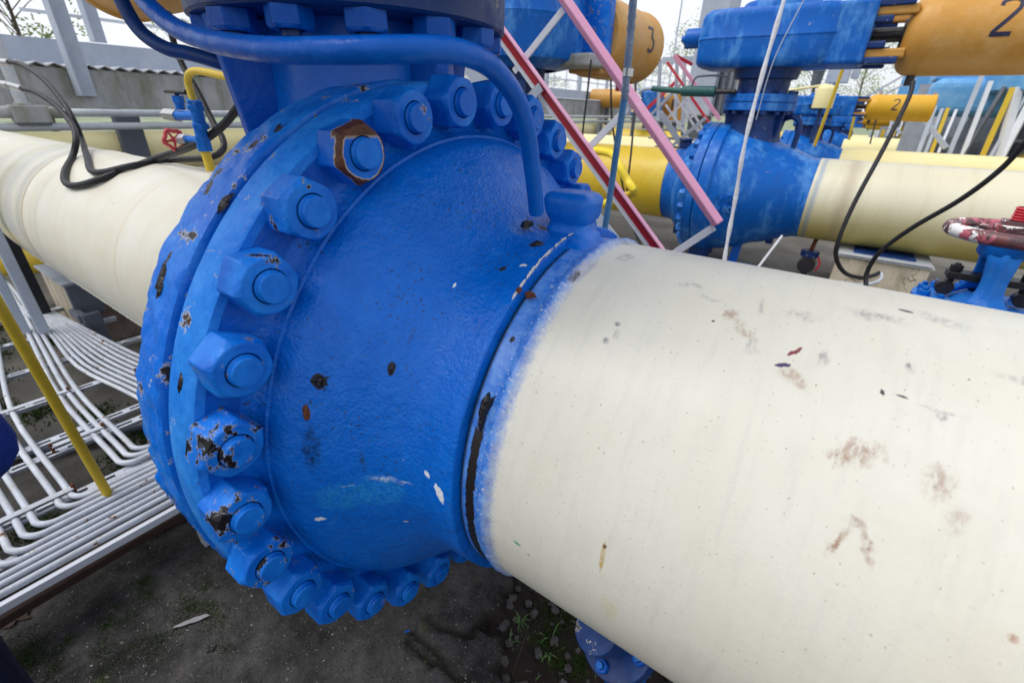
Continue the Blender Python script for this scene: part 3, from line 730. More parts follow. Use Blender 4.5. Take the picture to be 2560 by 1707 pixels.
def digit_strokes(d):
    if d == '2': return [(-.27, .30), (-.26, .40), (-.18, .47), (-.05, .5), (.1, .5), (.22, .45), (.27, .35), (.26, .2), (.18, .08), (.0, -.13), (-.2, -.34), (-.30, -.47), (-.30, -.47), (.05, -.47), (.27, -.47)]
    if d == '3': return [(-.25, .46), (.0, .48), (.2, .47), (.23, .46), (.1, .25), (.0, .1), (.14, .04), (.25, -.1), (.25, -.28), (.16, -.42), (.0, -.48), (-.14, -.47), (-.25, -.38)]
def digit(d, h, w, center, axis, r, th0, parent, off=.003):
    """stencilled figure wrapped on a cylinder along `axis` through center"""
    P = [Vector((x, y)) for x, y in digit_strokes(d)]
    seg = []
    for a, b in zip(P, P[1:]):
        if (b-a).length < 1e-6: continue
        for k in range(4): seg.append(a.lerp(b, k/4))
    seg.append(P[-1])
    vs = []; 
    for i, p in enumerate(seg):
        t = (seg[min(i+1, len(seg)-1)]-seg[max(i-1, 0)]).normalized(); nrm = Vector((-t.y, t.x))*.062
        for q in (p+nrm, p-nrm):
            u = q.x*h*w; v = q.y*h; th = th0+v/r; rr = r+off
            c = Vector(center)
            if axis == 'x': vs.append(c+Vector((u, -rr*math.cos(th), rr*math.sin(th))))
            else: vs.append(c+Vector((rr*math.cos(th), u, rr*math.sin(th))))
    fs = [(2*i, 2*i+1, 2*i+3, 2*i+2) for i in range(len(seg)-1)]
    m_ = MB().add(vs, fs); return m_.build('stencilled_number', 'ink', parent, weld=False)

def actuator(loc, label, num='2', group='pneumatic actuators on the valves'):
    X, Y, _ = loc
    T = thing('valve_actuator', label, 'actuator', (X, Y, 2.06), group)
    def rbox(x0, x1, z0, z1, hy, r, mat='blue_weather', name='housing', sl=0):
        mb = MB()
        n = 10; pts = []
        corner = [(x1-r, hy-r, 0), (x0+r, hy-r, 90), (x0+r, -hy+r, 180), (x1-r, -hy+r, 270)]
        for cx, cy, a0 in corner:
            for k in range(n+1):
                a = rad(a0+90*k/n); pts.append((cx+r*math.cos(a), cy+r*math.sin(a)))
        rows = [(z0, .88), (z0+.02, .95), (z0+.05, .99), (z0+.09, 1), ((z0+z1)/2-.005, 1.0), ((z0+z1)/2, 1.012), ((z0+z1)/2+.012, 1.012), ((z0+z1)/2+.02, 1), (z1-.07, 1), (z1-.03, .985), (z1, .93)]
        cxm = (x0+x1)/2; N = len(pts); vs = []
        for z, s in rows:
            for (a, b) in pts:
                dx = (a-cxm)*s; 
                vs.append((X+cxm+dx+nz((a*3, b*3, z*5), 2, .008), Y+b*s+nz((a*3, b*3, z*5+9), 2, .008), z))
        fs = [(k*N+i, k*N+(i+1) % N, (k+1)*N+(i+1) % N, (k+1)*N+i) for k in range(len(rows)-1) for i in range(N)]
        fs += [tuple(reversed(range(N))), tuple((len(rows)-1)*N+i for i in range(N))]
        return mb.add(vs, fs, True).build(name, mat, T)
    rbox(-.70, .62, 2.06, 2.56, .38, .22)
    MB().lathe((X+.0, Y, 0), (0, 0, 1), [(2.55, .36), (2.60, .355), (2.62, .34), (2.625, .01)], 48).build('cover', 'blue_weather', T)
    # side stub
    MB().cyl((X-.72, Y-.05, 2.36), (X-.88, Y-.05, 2.36), .095, 20).cyl((X-.86, Y-.05, 2.36), (X-.93, Y-.05, 2.36), .035, 12).build('travel_stop', 'blue_weather', T)
    # guide head: four blue prongs, rod
    MB().box((X+.66, Y, 2.31), (.32, .66, .49)).build('guide_block', 'blue_weather', T, bevel=.03, seg=3)
    for z in (2.52, 2.40, 2.21, 2.09):
        MB().box((X+.86+(.05 if z in (2.52, 2.09) else -.02), Y-.24, z), (.32 if z in (2.52, 2.09) else .22, .10, .055)).build('clevis_plate', 'blue_dark', T, bevel=.012)
        MB().box((X+.86, Y+.24, z), (.26, .10, .055)).build('clevis_plate', 'blue_dark', T, bevel=.012)
    for z in (2.465, 2.145):
        MB().box((X+.96, Y-.22, z), (.30, .09, .075)).build('tie_lug', 'orange', T, bevel=.015)
        MB().box((X+.96, Y+.22, z), (.30, .09, .075)).build('tie_lug', 'orange', T, bevel=.015)
    MB().cyl((X+.78, Y, 2.31), (X+1.14, Y, 2.31), .06, 24).lathe((X, Y, 2.31), (1, 0, 0), [(1.04, .06), (1.04, .12), (1.08, .12)], 24).build('rod', 'blackm', T)
    prof = [(1.06, .02), (1.06, .20), (1.075, .24), (1.10, .275), (1.14, .30), (1.18, .31), (1.24, .312), (1.25, .314), (1.262, .312), (2.42, .312), (2.43, .325), (2.46, .325), (2.47, .312), (2.49, .25), (2.50, .01)]
    cy = MB().lathe((X, Y, 2.29), (1, 0, 0), prof, 72).build('cylinder', 'orange', T)
    digit(num, .26, .8, (X+1.68, Y, 2.29), 'x', .312, rad(14), cy)
    MB().cyl((X+1.22, Y-.03, 1.99), (X+1.22, Y-.03, 1.90), .035, 14).build('hose_fitting', 'blackm', T)
    for dx in (1.26, 2.40): MB().cyl((X+dx, Y, 2.60), (X+dx, Y, 2.66), .02, 10).build('lifting_eye', 'orange', T)
    return T
A2 = actuator((-1.02, Y2, 0), 'large blue gearbox with an orange cylinder marked 2 at the top right')

A1 = copy_tree(A2, (SX, YA+.37, 2.085), 'orange cylinder underside peeping between the two bent blue tubes, top left')
A1.rotation_euler.z = math.pi; A1.scale = (.95, .95, .95)
MB().lathe((SX, YA, 0), (0, 0, 1), [(2.02, .3), (2.02, .72), (2.06, .80), (2.16, .83), (2.5, .83), (2.6, .76), (2.62, .02)], 48).build('shading_housing', 'blue_weather', None)  # unseen disc added over the bonnet to block sky light
gh = bpy.data.objects['shading_housing']; gh.parent = A1; gh.matrix_parent_inverse = (Matrix.Translation(A1.location) @ Matrix.Rotation(math.pi, 4, 'Z') @ Matrix.Scale(.95, 4)).inverted()
# repeated rows of valves behind
ROW = [(10.8, -.85, .08, .85, 1.65, .64), (24., -1.0, 0, .8, 1.44, .70), (30., -.85, -.22, .8, 1.22, .70)]
PIPES = [(10.8, .79, .35, -.24), (11.75, .71, .33, -.5), (16., .80, .33, -.4), (21, .73, .33, -.4), (26, .67, .33, -.4)]
labs = [('second blue valve in the row, behind the yellow canister', 'second actuator of the row with the smaller orange cylinder marked 2 behind the black cable'),
        ('third blue valve of the row, small between the pipes', 'third actuator of the row, its pale orange cylinder half hidden'),
        ('fourth blue valve of the row, far back', 'fourth actuator of the row, its orange cylinder lower in the distance'),
        ('farthest blue valve of the row', 'farthest actuator of the row')]
labs.pop(1)
for (yv, xs, dz, sv, za, sa), (a, b) in zip(ROW, labs):
    copy_tree(V2, (xs, yv, dz), a).scale = (sv,)*3
    ca_ = copy_tree(A2, (xs+.07, yv, za), b); ca_.scale = (sa,)*3
    for ch in kids(ca_):
        if ch.name.startswith('cylinder'): ch.data = ch.data.copy(); ch.data.materials[0] = M['amber']

# pipes of the rows
def pipe(name, label, y, x0, x1, mat, z=Z2, r=RP, n=96, group='parallel pipelines'):
    o = MB().lathe((0, y, z), (1, 0, 0), [(x0+(x1-x0)*k/12, r) for k in range(13)], n, uvr=r).build(name, mat)
    return tag(o, label, 'pipe', group)
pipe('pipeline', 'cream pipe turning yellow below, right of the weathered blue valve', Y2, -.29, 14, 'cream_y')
pipe('pipeline', 'short bright yellow pipe left of the weathered blue valve', Y2, -3.35, -1.80, 'yellow')
rowlab = ['pale yellow pipe just behind the thick cream one at the right', 'third pale yellow pipe from the front at the right', 'fourth pale yellow pipe, thin strip under the grey posts', 'farthest pale yellow pipe of the row']
rowlab = ['pale cream pipe just behind the thick cream one at the right', 'yellow pipe strip showing over the second cream pipe', 'third pale yellow pipe from the front at the right', 'fourth yellow pipe, thin strip under the grey posts', 'farthest pale yellow pipe of the row']
for (yv, zc, r_, xa), l in zip(PIPES, rowlab):
    pipe('pipeline', l, yv, xa, 14, 'cream_yy' if yv < 11 else 'yellow' if yv < 12 else 'cream_yy', z=zc, r=r_, n=64)
    if yv != 11.75: pipe('pipeline', 'left stub of the ' + l.split(' at')[0].split(',')[0], yv, -7, -1.7, 'yellow' if yv > 12 else 'cream_yy', z=zc, r=r_, n=48)

# valve and actuator 3, hidden below by the close valve
V3 = copy_tree(V2, (-4.25, Y2, 0), 'blue valve under the actuator marked 3, mostly hidden behind the close valve')
for ch in kids(V3):
    if ch.name.startswith('casting_mark'): bpy.data.objects.remove(ch)
T3 = thing('valve_actuator', 'blue gearbox with a tapering orange cylinder marked 3 behind the pink handrail', 'actuator', (-4.25, Y2, 2.06), 'pneumatic actuators on the valves')
mb = MB(); mb.lathe((-4.25, Y2-.05, 0), (0, 0, 1), [(2.10, .60), (2.14, .80), (2.20, .93), (2.30, .95), (2.62, .95), (2.66, .96), (2.68, .95), (3.1, .93), (3.15, .8), (3.16, .01)], 56, jit=lambda h, t: nz((h*3, math.cos(t)*2, math.sin(t)*2), 2, .02)); mb.build('housing', 'blue_weather', T3)
MB().box((-3.62, Y2+.13, 2.20), (1.2, .5, .14)).build('worn_underside', 'conc_wall', T3, bevel=.03)
MB().box((-3.62, Y2+.42, 2.72), (1.15, .17, 1.10)).build('end_plate', 'blue_cast', T3, bevel=.03)
MB().cyl((-4.25, Y2, 1.95), (-4.25, Y2, 2.12), .42, 40).build('collar', 'blue_dark', T3)
c3 = MB().lathe((-3.42, Y2, 2.53), (0, 1, 0), [(.50, .30), (.505, .44), (.56, .475), (.60, .485), (1.0, .485), (1.02, .49), (1.04, .485), (2.05, .48), (2.07, .495), (2.12, .495), (2.14, .46), (2.20, .25), (2.21, .01)], 72).build('cylinder', 'orange', T3)
digit('3', .31, 1.25, (-3.42, Y2+1.60, 2.53), 'y', .485, rad(6), c3, .004)
MB().box((-3.42, Y2+.56, 2.15), (.5, .2, .12)).build('tie_lug', 'orange', T3, bevel=.03)
MB().cyl((-3.42, Y2+1.7, 2.05), (-3.42, Y2+1.7, 1.92), .045, 12).build('hose_fitting', 'redpipe', T3)
MB().cyl((-3.75, Y2-.6, 1.6), (-3.75, Y2-.6, 1.95), .07, 16).build('limit_switch', 'blue_dark', T3, bevel=.02)

tag(MB().tube(px_path([(1480, 376, 5.05), (1518, 381, 4.95), (1537, 392, 4.85), (1550, 418, 4.75), (1568, 452, 4.75), (1584, 476, 4.75), (1578, 487, 5.25), (1560, 491, 4.85), (1500, 514, 4.85), (1470, 528, 4.95)]), .042, 12, sub=4).build('bypass_tube', 'yellow_tube'), 'bent yellow bypass tube standing out before the short yellow pipe', 'tube')
# green hand pump lever on valve 2
HP = thing('hand_pump', 'dark green hand pump lever reaching left from the weathered valve bonnet', 'hand pump', (-1.45, 5.75, 1.84))
MB().cyl((-1.42, 5.75, 1.84), (-1.78, 5.75, 1.845), .052, 20).build('barrel', 'green', HP, bevel=.01)
MB().cyl((-1.78, 5.75, 1.845), (-2.12, 5.75, 1.87), .03, 16).build('handle', 'green', HP)
MB().cyl((-1.42, 5.75, 1.84), (-1.22, 5.75, 1.84), .025, 12).build('rod', 'blackm', HP)
MB().tube([(-2.12, 5.75, 1.87), (-2.22, 5.75, 1.86), (-2.30, 5.75, 1.80)], .02, 8).build('lever', 'grey', HP)
MB().tube([(-1.68, 5.75, 1.89), (-1.66, 5.75, 1.96), (-1.60, 5.75, 1.985), (-1.36, 5.75, 1.98), (-1.34, 5.75, 1.9)], .01, 8).build('guard', 'grey_dk', HP)

# ---------------------------------------------------------------- ropes, cables
tag(MB().tube([survey(1968, -40, Y=4.3), survey(1960, 0, Y=4.3), survey(1908, 180, Y=4.25), survey(1862, 360, Y=4.2), survey(1838, 500, Y=4.2), survey(1815, 625, Y=4.15), survey(1800, 740, Y=4.1)], lambda f: .015+.003*math.sin(f*60), 10).build('tie_rope', 'rope'), 'slanting white rope in front of the weathered blue valve', 'rope')
tag(MB().tube([survey(2020, -20, Y=4.3), survey(1935, 150, Y=4.27), survey(1890, 300, Y=4.25)], .004, 6).build('thin_wire', 'grey'), 'thin grey wire beside the slanting white rope', 'wire')
tag(MB().tube([survey(1655, 600, Z=.3), survey(1955, 590, Y=5.3), survey(1880, 690, Y=4.9), survey(1860, 730, Y=4.7)][1:], .012, 8).build('tie_rope', 'rope'), 'short white rope below the weathered valve', 'rope')
cd = px_path([(1588, -40, 2.0), (1583, 0, 2.0), (1575, 100, 2.0), (1562, 240, 2.0), (1545, 350, 2.0), (1528, 470, 2.0), (1514, 560, 1.98), (1500, 660, 1.95)])
CD = thing('cable_conduit', 'grey blue sleeved conduit crossing the pink handrail', 'conduit', cd[-1])
MB().tube(cd[:4]+[cd[3].lerp(cd[4], .0)], lambda f: .0155+.002*math.sin(f*90), 10, smoothpath=True).build('sleeve', 'cable', CD)
MB().tube(cd[3:], .0145, 10).build('tube', 'sleeve_blue', CD)
p = survey(1572, 172, Y=2.0); q = survey(1569, 192, Y=2.0)
MB().cyl(p, q, .021, 14).build('clamp', 'steel', CD)
hose_r = .018
hs = px_path([(2283, 205, 5.6), (2270, 250, 5.5), (2210, 370, 5.2), (2140, 500, 5.0), (2100, 590, 4.9), (2090, 640, 4.9), (2110, 680, 4.95), (2150, 694, 5.0), (2185, 688, 5.05), (2198, 682, 5.1)])
tag(MB().tube(hs, hose_r, 10).build('air_hose', 'black'), 'black hose hanging from the cylinder marked 2 down to the concrete block', 'hose', 'black air hoses')
hs = px_path([(2640, 280, 4.4), (2575, 345, 4.4), (2500, 425, 4.5), (2400, 500, 4.6), (2280, 570, 4.7), (2200, 630, 4.8), (2168, 680, 4.85), (2165, 720, 4.8), (2165, 760, 4.7)])
tag(MB().tube(hs, hose_r, 10).build('air_hose', 'black'), 'black hose sagging across the cream pipe at the right', 'hose', 'black air hoses')
tag(MB().tube(px_path([(2100, 705, 4.9), (2150, 712, 4.95), (2190, 705, 5.0), (2204, 694, 5.05), (2202, 682, 5.1)]), .013, 8).build('white_tube', 'white_tube'), 'thin white tube joined to the black hose on the concrete block', 'tube')
for l, lab in (([(1527, 200, 5.0), (1530, 300, 5.0), (1545, 400, 5.0), (1560, 480, 5.0), (1580, 560, 5.0), (1600, 610, 4.9), (1615, 640, 4.7)], 'thin black cable hanging left of the conduit'),
               ([(1590, 205, 6.0), (1586, 280, 5.6), (1578, 380, 5.2), (1568, 470, 5.0), (1570, 520, 5.0), (1590, 580, 4.9), (1610, 640, 4.7)], 'thin black cable under the red plug of the cylinder marked 3'),
               ([(1478, 150, 5.2), (1470, 220, 5.2), (1458, 320, 5.2), (1452, 400, 5.2)], 'thin grey wire beside the nuts of the close valve')):
    tag(MB().tube(px_path(l), .011, 8).build('hanging_cable', 'black'), lab, 'cable', 'thin hanging cables')
MBr = px_path([(2190, 300, 10.5), (2175, 360, 10.4)])
tag(MB().tube(MBr, .012, 6).build('hanging_cable', 'black'), 'thin black cable under the second orange cylinder of the row', 'cable', 'thin hanging cables')

# ---------------------------------------------------------------- pink and red stair rails
YR = 2.5
def rail_set(name, label, Y, pink, red, struts, w, mirror=False, cat='handrail'):
    T = thing(name, label, cat, (0, 0, 0)); base = survey(*red[1], Y=Y); T.location = (base.x, Y, 0)
    a, b = survey(*pink[0], Y=Y), survey(*pink[1], Y=Y); d = (b-a).normalized()
    up = Vector((0, -.35, 1)).normalized()
    m1 = MB(); m1.angle(a-d*.6, b, w, .008, up=(0, -.5, 1)) if False else m1.bar(a-d*.6, b, w*.9, w*.75, up=(.35, -.55, .75)); m1.build('top_rail', 'pink', T, bevel=.006)
    a2, b2 = survey(*red[0], Y=Y), survey(*red[1], Y=Y); d2 = (b2-a2).normalized(); b2 = b2+d2*.75
    nrm = Vector((-d2.z, 0, d2.x)); nrm = -nrm if nrm.z < 0 else nrm      # upward, across the rail
    # red angle: upper leg faces up, sky light put into its colour as pink, inner web red
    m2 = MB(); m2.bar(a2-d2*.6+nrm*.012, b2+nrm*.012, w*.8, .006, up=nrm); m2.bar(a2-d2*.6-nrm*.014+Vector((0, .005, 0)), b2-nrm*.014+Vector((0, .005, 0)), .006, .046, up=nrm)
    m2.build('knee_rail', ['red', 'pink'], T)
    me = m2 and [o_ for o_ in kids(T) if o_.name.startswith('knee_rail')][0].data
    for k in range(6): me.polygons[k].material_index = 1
    MB().bar(a2-d2*.5-nrm*.052+Vector((0, .012, 0)), b2-nrm*.052+Vector((0, .012, 0)), .006, .022, up=nrm).build('toe_strip', 'white_steel', T)
    for s in struts:
        A, B = survey(*s[0], Y=Y+.02), survey(*s[1], Y=Y+.02)
        MB().bar(A, B, .01, s[2], up=(0, 0, 1)).build('strut', 'white_steel', T, bevel=.002)
    return T
RS = rail_set('stair_handrail', 'pink and red handrail of the near steps, slanting behind the close valve', YR, [(1418, 8), (1796, 560)], [(1262, 85), (1650, 622)],
              [((1408, 26), (1285, 180), .036), ((1600, 240), (1470, 372), .036), ((1785, 568), (1660, 650), .038)], .052)
# corner bracket
MB().bar(survey(1352, 218, Y=2.48), survey(1322, 250, Y=2.48), .01, .05).build('bracket', 'grey', RS)
# the steps themselves, mostly hidden behind the near pipe
stp = thing('access_steps', 'grey steel steps behind the close pipe under the near handrail', 'steps', (-.9, 3.0, 0))
for s in (2.58, 3.3):
    MB().bar((-2.9, s, 2.05), (-.55, s, .0), .012, .16, up=(1, 0, 1)).build('stringer', 'grey', stp)
for k in range(6):
    z = .25+.25*k; x = -.55-z*2.35/2.05
    if z < .9: MB().box((x, 2.94, z), (.24, .70, .02)).build('tread', 'grey', stp)

# ---------------------------------------------------------------- far stair with lattice
FS = thing('lattice_stairs', 'far steps with thin pink and red rails and white cross bracing', 'stairs', (-2.6, 9.0, 0))
YF = 9.0
def fs_bar(a, b, w, mat, name, Y=YF, t=.03): MB().bar(survey(*a, Y=Y), survey(*b, Y=Y), t, w, up=(0, 0, 1)).build(name, mat, FS)
fs_bar((1686, 139), (1800, 300), .055, 'pink', 'top_rail', 8.6)
fs_bar((1668, 156), (1776, 312), .042, 'redpipe', 'top_rail', 9.2)
fs_bar((1688, 139), (1730, 162), .05, 'red', 'landing_rail', 8.8)
fs_bar((1702, 212), (1615, 300), .05, 'grey', 'diagonal_pipe', t=.02)
fs_bar((1764, 295), (1672, 372), .05, 'grey', 'diagonal_pipe')
for a, b in (((1685, 236), (1745, 330)), ((1716, 250), (1760, 330)), ((1745, 282), (1690, 320)), ((1735, 230), (1665, 300)), ((1664, 262), (1735, 368)), ((1738, 312), (1785, 380)), ((1760, 340), (1725, 385)), ((1652, 278), (1712, 372))):
    fs_bar(a, b, .035, 'white_steel', 'lattice_bar', 9.1, .01)
for a, b in (((1626, 294), (1680, 372)), ((1652, 284), (1716, 382))):
    fs_bar(a, b, .10, 'grey', 'stringer', 9.0, .02)
for k in range(4):
    p = survey(1628+18*k, 300+22*k, Y=9.0); q = survey(1668+14*k, 306+22*k, Y=9.6)
    MB().box((p+q)/2, (.8, .35, .03)).build('tread', 'grey_pipe', FS)
for x in (1693, 1712, 1650): MB().bar(survey(x, 150, Y=9.4), survey(x-6, 340, Y=9.4), .05, .05).build('post', 'grey', FS)
for a, b in (((1612, 278), (1690, 205)),):
    tag(MB().bar(survey(*a, Y=10.5), survey(*b, Y=10.5), .06, .06).build('red_brace', 'redpipe'), 'dark red sloping bar behind the far steps', 'bar')
p = survey(1765, 285, Y=11.0)
CB = thing('control_cabinet', 'tall grey steel cabinet left of the weathered valve gearbox', 'cabinet', (p.x, 11.6, 0))
z0, z1 = survey(1765, 290, Y=11.2).z, survey(1765, 110, Y=11.2).z
x0_, x1_ = survey(1722, 200, Y=11.2).x, survey(1790, 200, Y=11.2).x
MB().box(((x0_+x1_)/2, 11.6, (z0+z1)/2+.6), (x1_-x0_, .8, z1-z0+1.2)).build('case', 'grey', CB, bevel=.02)
MB().box((x1_+.20, 11.75, (z0+z1)/2), (.38, .5, z1-z0)).build('side_duct', 'grey_pipe', CB, bevel=.01)
for k in range(3): MB().cyl((x1_+.05+.12*k, 11.45, z0), (x1_+.05+.12*k, 11.45, z1), .025, 8).build('conduit', 'grey_dk', CB)
MB().box(((x0_+x1_)/2, 11.6, z0/2), (x1_-x0_-.2, .5, z0-.02)).build('plinth', 'grey_dk', CB)
MB().box((x0_-.3, 11.4, z1-.25), (.8, .08, .12)).build('arm', 'grey', CB)

# ---------------------------------------------------------------- header structure on the left (runs away along X = -8)
XW = -8.0
def along(px, py): return survey(px, py, X=XW)
WL = thing('concrete_beam', 'long mossy concrete beam on the left carrying corrugated decking', 'beam', (XW, 8, 1.5))
MB().box((XW-.12, 14, 1.715), (.24, 40, .43)).build('beam', 'conc_wall', WL, bevel=.01)
cor = MB(); vs = []; fs = []; n = 760
for i in range(n+1):
    y = -3+i*.04; z = 1.955+.020*math.sin(y*2*math.pi/.16)
    vs += [(XW+.03, y, z), (XW-.9, y, z)]
fs = [(2*i, 2*i+2, 2*i+3, 2*i+1) for i in range(n)]
cor.add(vs, fs, True)
oc = cor.build('corrugated_deck', 'galv', WL); sm_ = oc.modifiers.new('solid', 'SOLIDIFY'); sm_.thickness = .012
MB().box((XW-.5, 14, 2.10), (.03, 40, .31)).build('kick_plate', 'grey', WL)
for y in (2.36, 9.5, 16, 22.5):
    MB().box((XW+.40, y, .75), (.12, .26, 1.5)).box((XW+.2, y, 1.47), (.5, .2, .06)).build('column', 'grey_dk' if y < 4 else 'conc_wall', WL)
for z, r in ((1.468, .04), (1.326, .04)):
    tag(MB().cyl((XW+.65, -4, z), (XW+.65, 26, z), r, 14).build('conduit_run', 'grey_pipe'), 'upper of two grey conduits below the mossy beam' if z > 1.4 else 'lower of two grey conduits below the mossy beam', 'conduit', 'grey conduits along the left beam')
tag(MB().lathe((XW+.05, 0, 1.0), (0, 1, 0), [(-4+3*k, .25) for k in range(11)], 48).build('header_pipe', 'cream_yy'), 'long cream header pipe running behind the two grey conduits', 'pipe')
# posts of the walkway
def post(px0, px1, w, d, lab, mat='grey', x=XW, top=3.6):
    b = survey(*px1, X=x); o_ = MB().angle((x, b.y, b.z), (x, b.y, top), w, .012, up=(-1, 0, 0), out=(0, 1, 0)).build('walkway_post', mat)
    return tag(o_, lab, 'post', 'grey posts along the walkway')
post((0, 0), (192, 240), .20, .1, 'wide grey angle post standing down over the mossy beam', x=XW+.05)
post((0, 0), (226, 105), .18, .1, 'wide grey angle post rising behind the kick plate at the left', x=XW-.6)
for k, y in enumerate((5.2, 7.4, 9.6, 11.8, 14.0, 16.2, 18.4)):
    tag(MB().box((XW-.6, y, 2.9), (.09, .09, 1.5)).build('walkway_post', 'grey'), 'slim grey fence post on the far walkway, number %s from the close valve' % ['one', 'two', 'three', 'four', 'five', 'six', 'seven'][k], 'post', 'grey posts along the walkway')
for k, (y0_, y1_) in enumerate(((9.6, 24),)):
    FN = thing('wire_fence', 'pale grey fence grid above the far walkway between the two orange cylinders', 'fence', (XW-.7, 12, 2.2))
    for z in (2.55, 2.95, 3.35, 3.8): MB().box((XW-.7, 14, z), (.03, 24, .035)).build('rail', 'white_steel', FN)
    for j in range(26): MB().box((XW-.7, 5+j*.8, 3.0), (.03, .035, 1.7)).build('picket', 'white_steel', FN)
# thin tube post with its tee box
TP = thing('tube_post', 'thin grey tube post standing on a square tee box at the far left', 'post', (XW+.3, 1.6, 1.4))
b = survey(80, 262, X=XW+.28)
MB().cyl((XW+.65, b.y-.15, 1.5), (XW+.65, b.y-.15, 3.6), .05, 14).build('tube', 'grey_pipe', TP)
MB().box((XW+.65, b.y-.12, 1.45), (.16, .30, .17)).cyl((XW+.65, b.y-.37, 1.468), (XW+.65, b.y+.15, 1.468), .058, 14).cyl((XW+.65, b.y-.15, 1.5), (XW+.65, b.y-.15, 1.56), .07, 14).build('tee_box', 'conc_wall', TP, bevel=.012)
MB().box((XW+.65, b.y-.12, 1.357), (.14, .26, .02)).build('foot_plate', 'grey_dk', TP)

# black hoses with zinc fittings, upper left, lying on the left pipe
def lie(px, py, r, Y):
    """resting on the left pipe where the view meets it, else hanging at depth Y"""
    v = RT*((px-1280)/F) + DN*((py-853.5)/F) + fw
    R_ = .40+r; A_ = v.y**2+v.z**2; B_ = 2*(v.y*(-YA)+v.z*(EYE.z-ZA)); C_ = YA**2+(EYE.z-ZA)**2-R_*R_; D_ = B_*B_-4*A_*C_
    if D_ < 0: return survey(px, py, Y=Y)
    return EYE+v*((-B_-math.sqrt(D_))/(2*A_))
ha = [lie(-60, 148, .014, .9), lie(22, 155, .014, .9), lie(60, 165, .014, .9), lie(110, 200, .014, .88), lie(160, 260, .014, .86), lie(186, 305, .014, .85), lie(205, 350, .014, .85), lie(218, 395, .014, .85), lie(228, 427, .014, .84), lie(262, 430, .014, .83), lie(330, 415, .014, .85), lie(430, 400, .014, .9), lie(520, 395, .014, .98), lie(556, 375, .014, 1.05), lie(556, 345, .014, 1.08), lie(530, 300, .014, 1.1), lie(495, 230, .014, 1.12), lie(455, 160, .014, 1.14), lie(430, 90, .014, 1.15), lie(420, 30, .014, 1.15)]
tag(MB().tube(ha, .0135, 12).build('air_hose', 'black'), 'black hose from the upper zinc fitting looping right of the small blue valve', 'hose', 'black air hoses')
hb = [lie(55, 222, .014, .86), lie(90, 232, .014, .86), lie(140, 265, .014, .85), lie(180, 312, .014, .82), lie(190, 350, .014, .78), lie(182, 390, .014, .74), lie(162, 430, .014, .69), lie(165, 458, .014, .66), lie(195, 464, .014, .66), lie(260, 445, .014, .70), lie(380, 400, .014, .80), lie(480, 366, .014, .86), lie(545, 325, .014, .90), lie(590, 275, .014, .94), lie(625, 215, .014, .96), lie(650, 150, .014, 1.0)]
tag(MB().tube(hb, .0142, 12).build('air_hose', 'black'), 'thick black hose draped across the top of the left cream pipe', 'hose', 'black air hoses')
F1 = thing('hose_fitting', 'long zinc hose fitting at the left edge, upper one', 'fitting', survey(0, 152, Y=.9), 'zinc hose fittings')
MB().cyl(survey(-60, 149, Y=.9), survey(24, 157, Y=.9), .019, 14).build('ferrule', 'steel', F1)
F2 = thing('hose_fitting', 'zinc hose fitting with hex collar at the left edge, lower one', 'fitting', survey(30, 216, Y=.86), 'zinc hose fittings')
MB().cyl(survey(24, 213, Y=.86), survey(57, 223, Y=.86), .019, 14).build('ferrule', 'steel', F2)
MB().cyl(survey(6, 211, Y=.86), survey(24, 214, Y=.86), .024, 6, smooth=False).build('hex_collar', 'steel', F2)
MB().cyl(survey(-40, 206, Y=.86), survey(6, 211, Y=.86), .018, 10).build('nipple', 'redpipe', F2)

# small needle valve with its yellow gooseneck
NY = .86
def nv(px, py): return survey(px, py, Y=NY)
NVV = thing('needle_valve', 'small blue needle valve with a red knob and yellow gooseneck on the left pipe', 'needle valve', nv(526, 420))
MB().tube([nv(528, 428), nv(518, 395), nv(512, 376)], .0165, 14).build('riser', 'yellow', NVV)
MB().cyl(nv(514, 378), nv(504, 340), .027, 6, smooth=False).cyl(nv(506, 344), nv(500, 318), .022, 16).cyl(nv(503, 322), nv(500, 308), .029, 6, smooth=False).cyl(nv(500, 312), nv(490, 270), .0215, 16).cyl(nv(490, 276), nv(487, 262), .03, 6, smooth=False).cyl(nv(487, 262), nv(485, 250), .026, 6, smooth=False).build('body', 'rail_blue', NVV, bevel=.002)
MB().cyl(nv(506, 350), nv(468, 348), .012, 12).build('side_port', 'rail_blue', NVV)
MB().cyl(nv(470, 348), nv(453, 350), .021, 6, smooth=False).build('gland_nut', 'steel', NVV)
kb = MB(); ctr = nv(436, 350); ax = (nv(453, 350)-ctr).normalized(); ring = []
for i in range(36):
    a = i*2*math.pi/36; r_ = .036+.004*math.cos(5*a); u1 = ax.orthogonal().normalized(); u2 = ax.cross(u1)
    ring.append(ctr+(u1*math.cos(a)+u2*math.sin(a))*r_)
kb.tube(ring+[ring[0], ring[1]], .0075, 8, smoothpath=False); kb.cyl(ctr-ax*.006, ctr+ax*.006, .012, 12)
for k in range(5):
    a = k*2*math.pi/5; kb.cyl(ctr, ctr+(ax.orthogonal().normalized()*math.cos(a)+ax.cross(ax.orthogonal().normalized())*math.sin(a))*.034, .005, 6)
kb.cyl(ctr, nv(453, 350), .005, 8); kb.build('knob', 'redpipe', NVV)
MB().cyl(nv(492, 290), nv(440, 289), .017, 14).build('side_body', 'rail_blue', NVV)
MB().cyl(nv(446, 290), nv(416, 287), .023, 6, smooth=False).build('end_nut', 'steel', NVV)
MB().cyl(nv(452, 275), nv(447, 255), .016, 14).cyl(nv(448, 258), nv(443, 240), .021, 6, smooth=False).build('bonnet', 'rail_blue', NVV)
MB().cyl(nv(443, 242), nv(440, 226), .008, 8).cyl(nv(414, 228), nv(466, 231), .0085, 10).build('tee_handle', 'blackm', NVV)
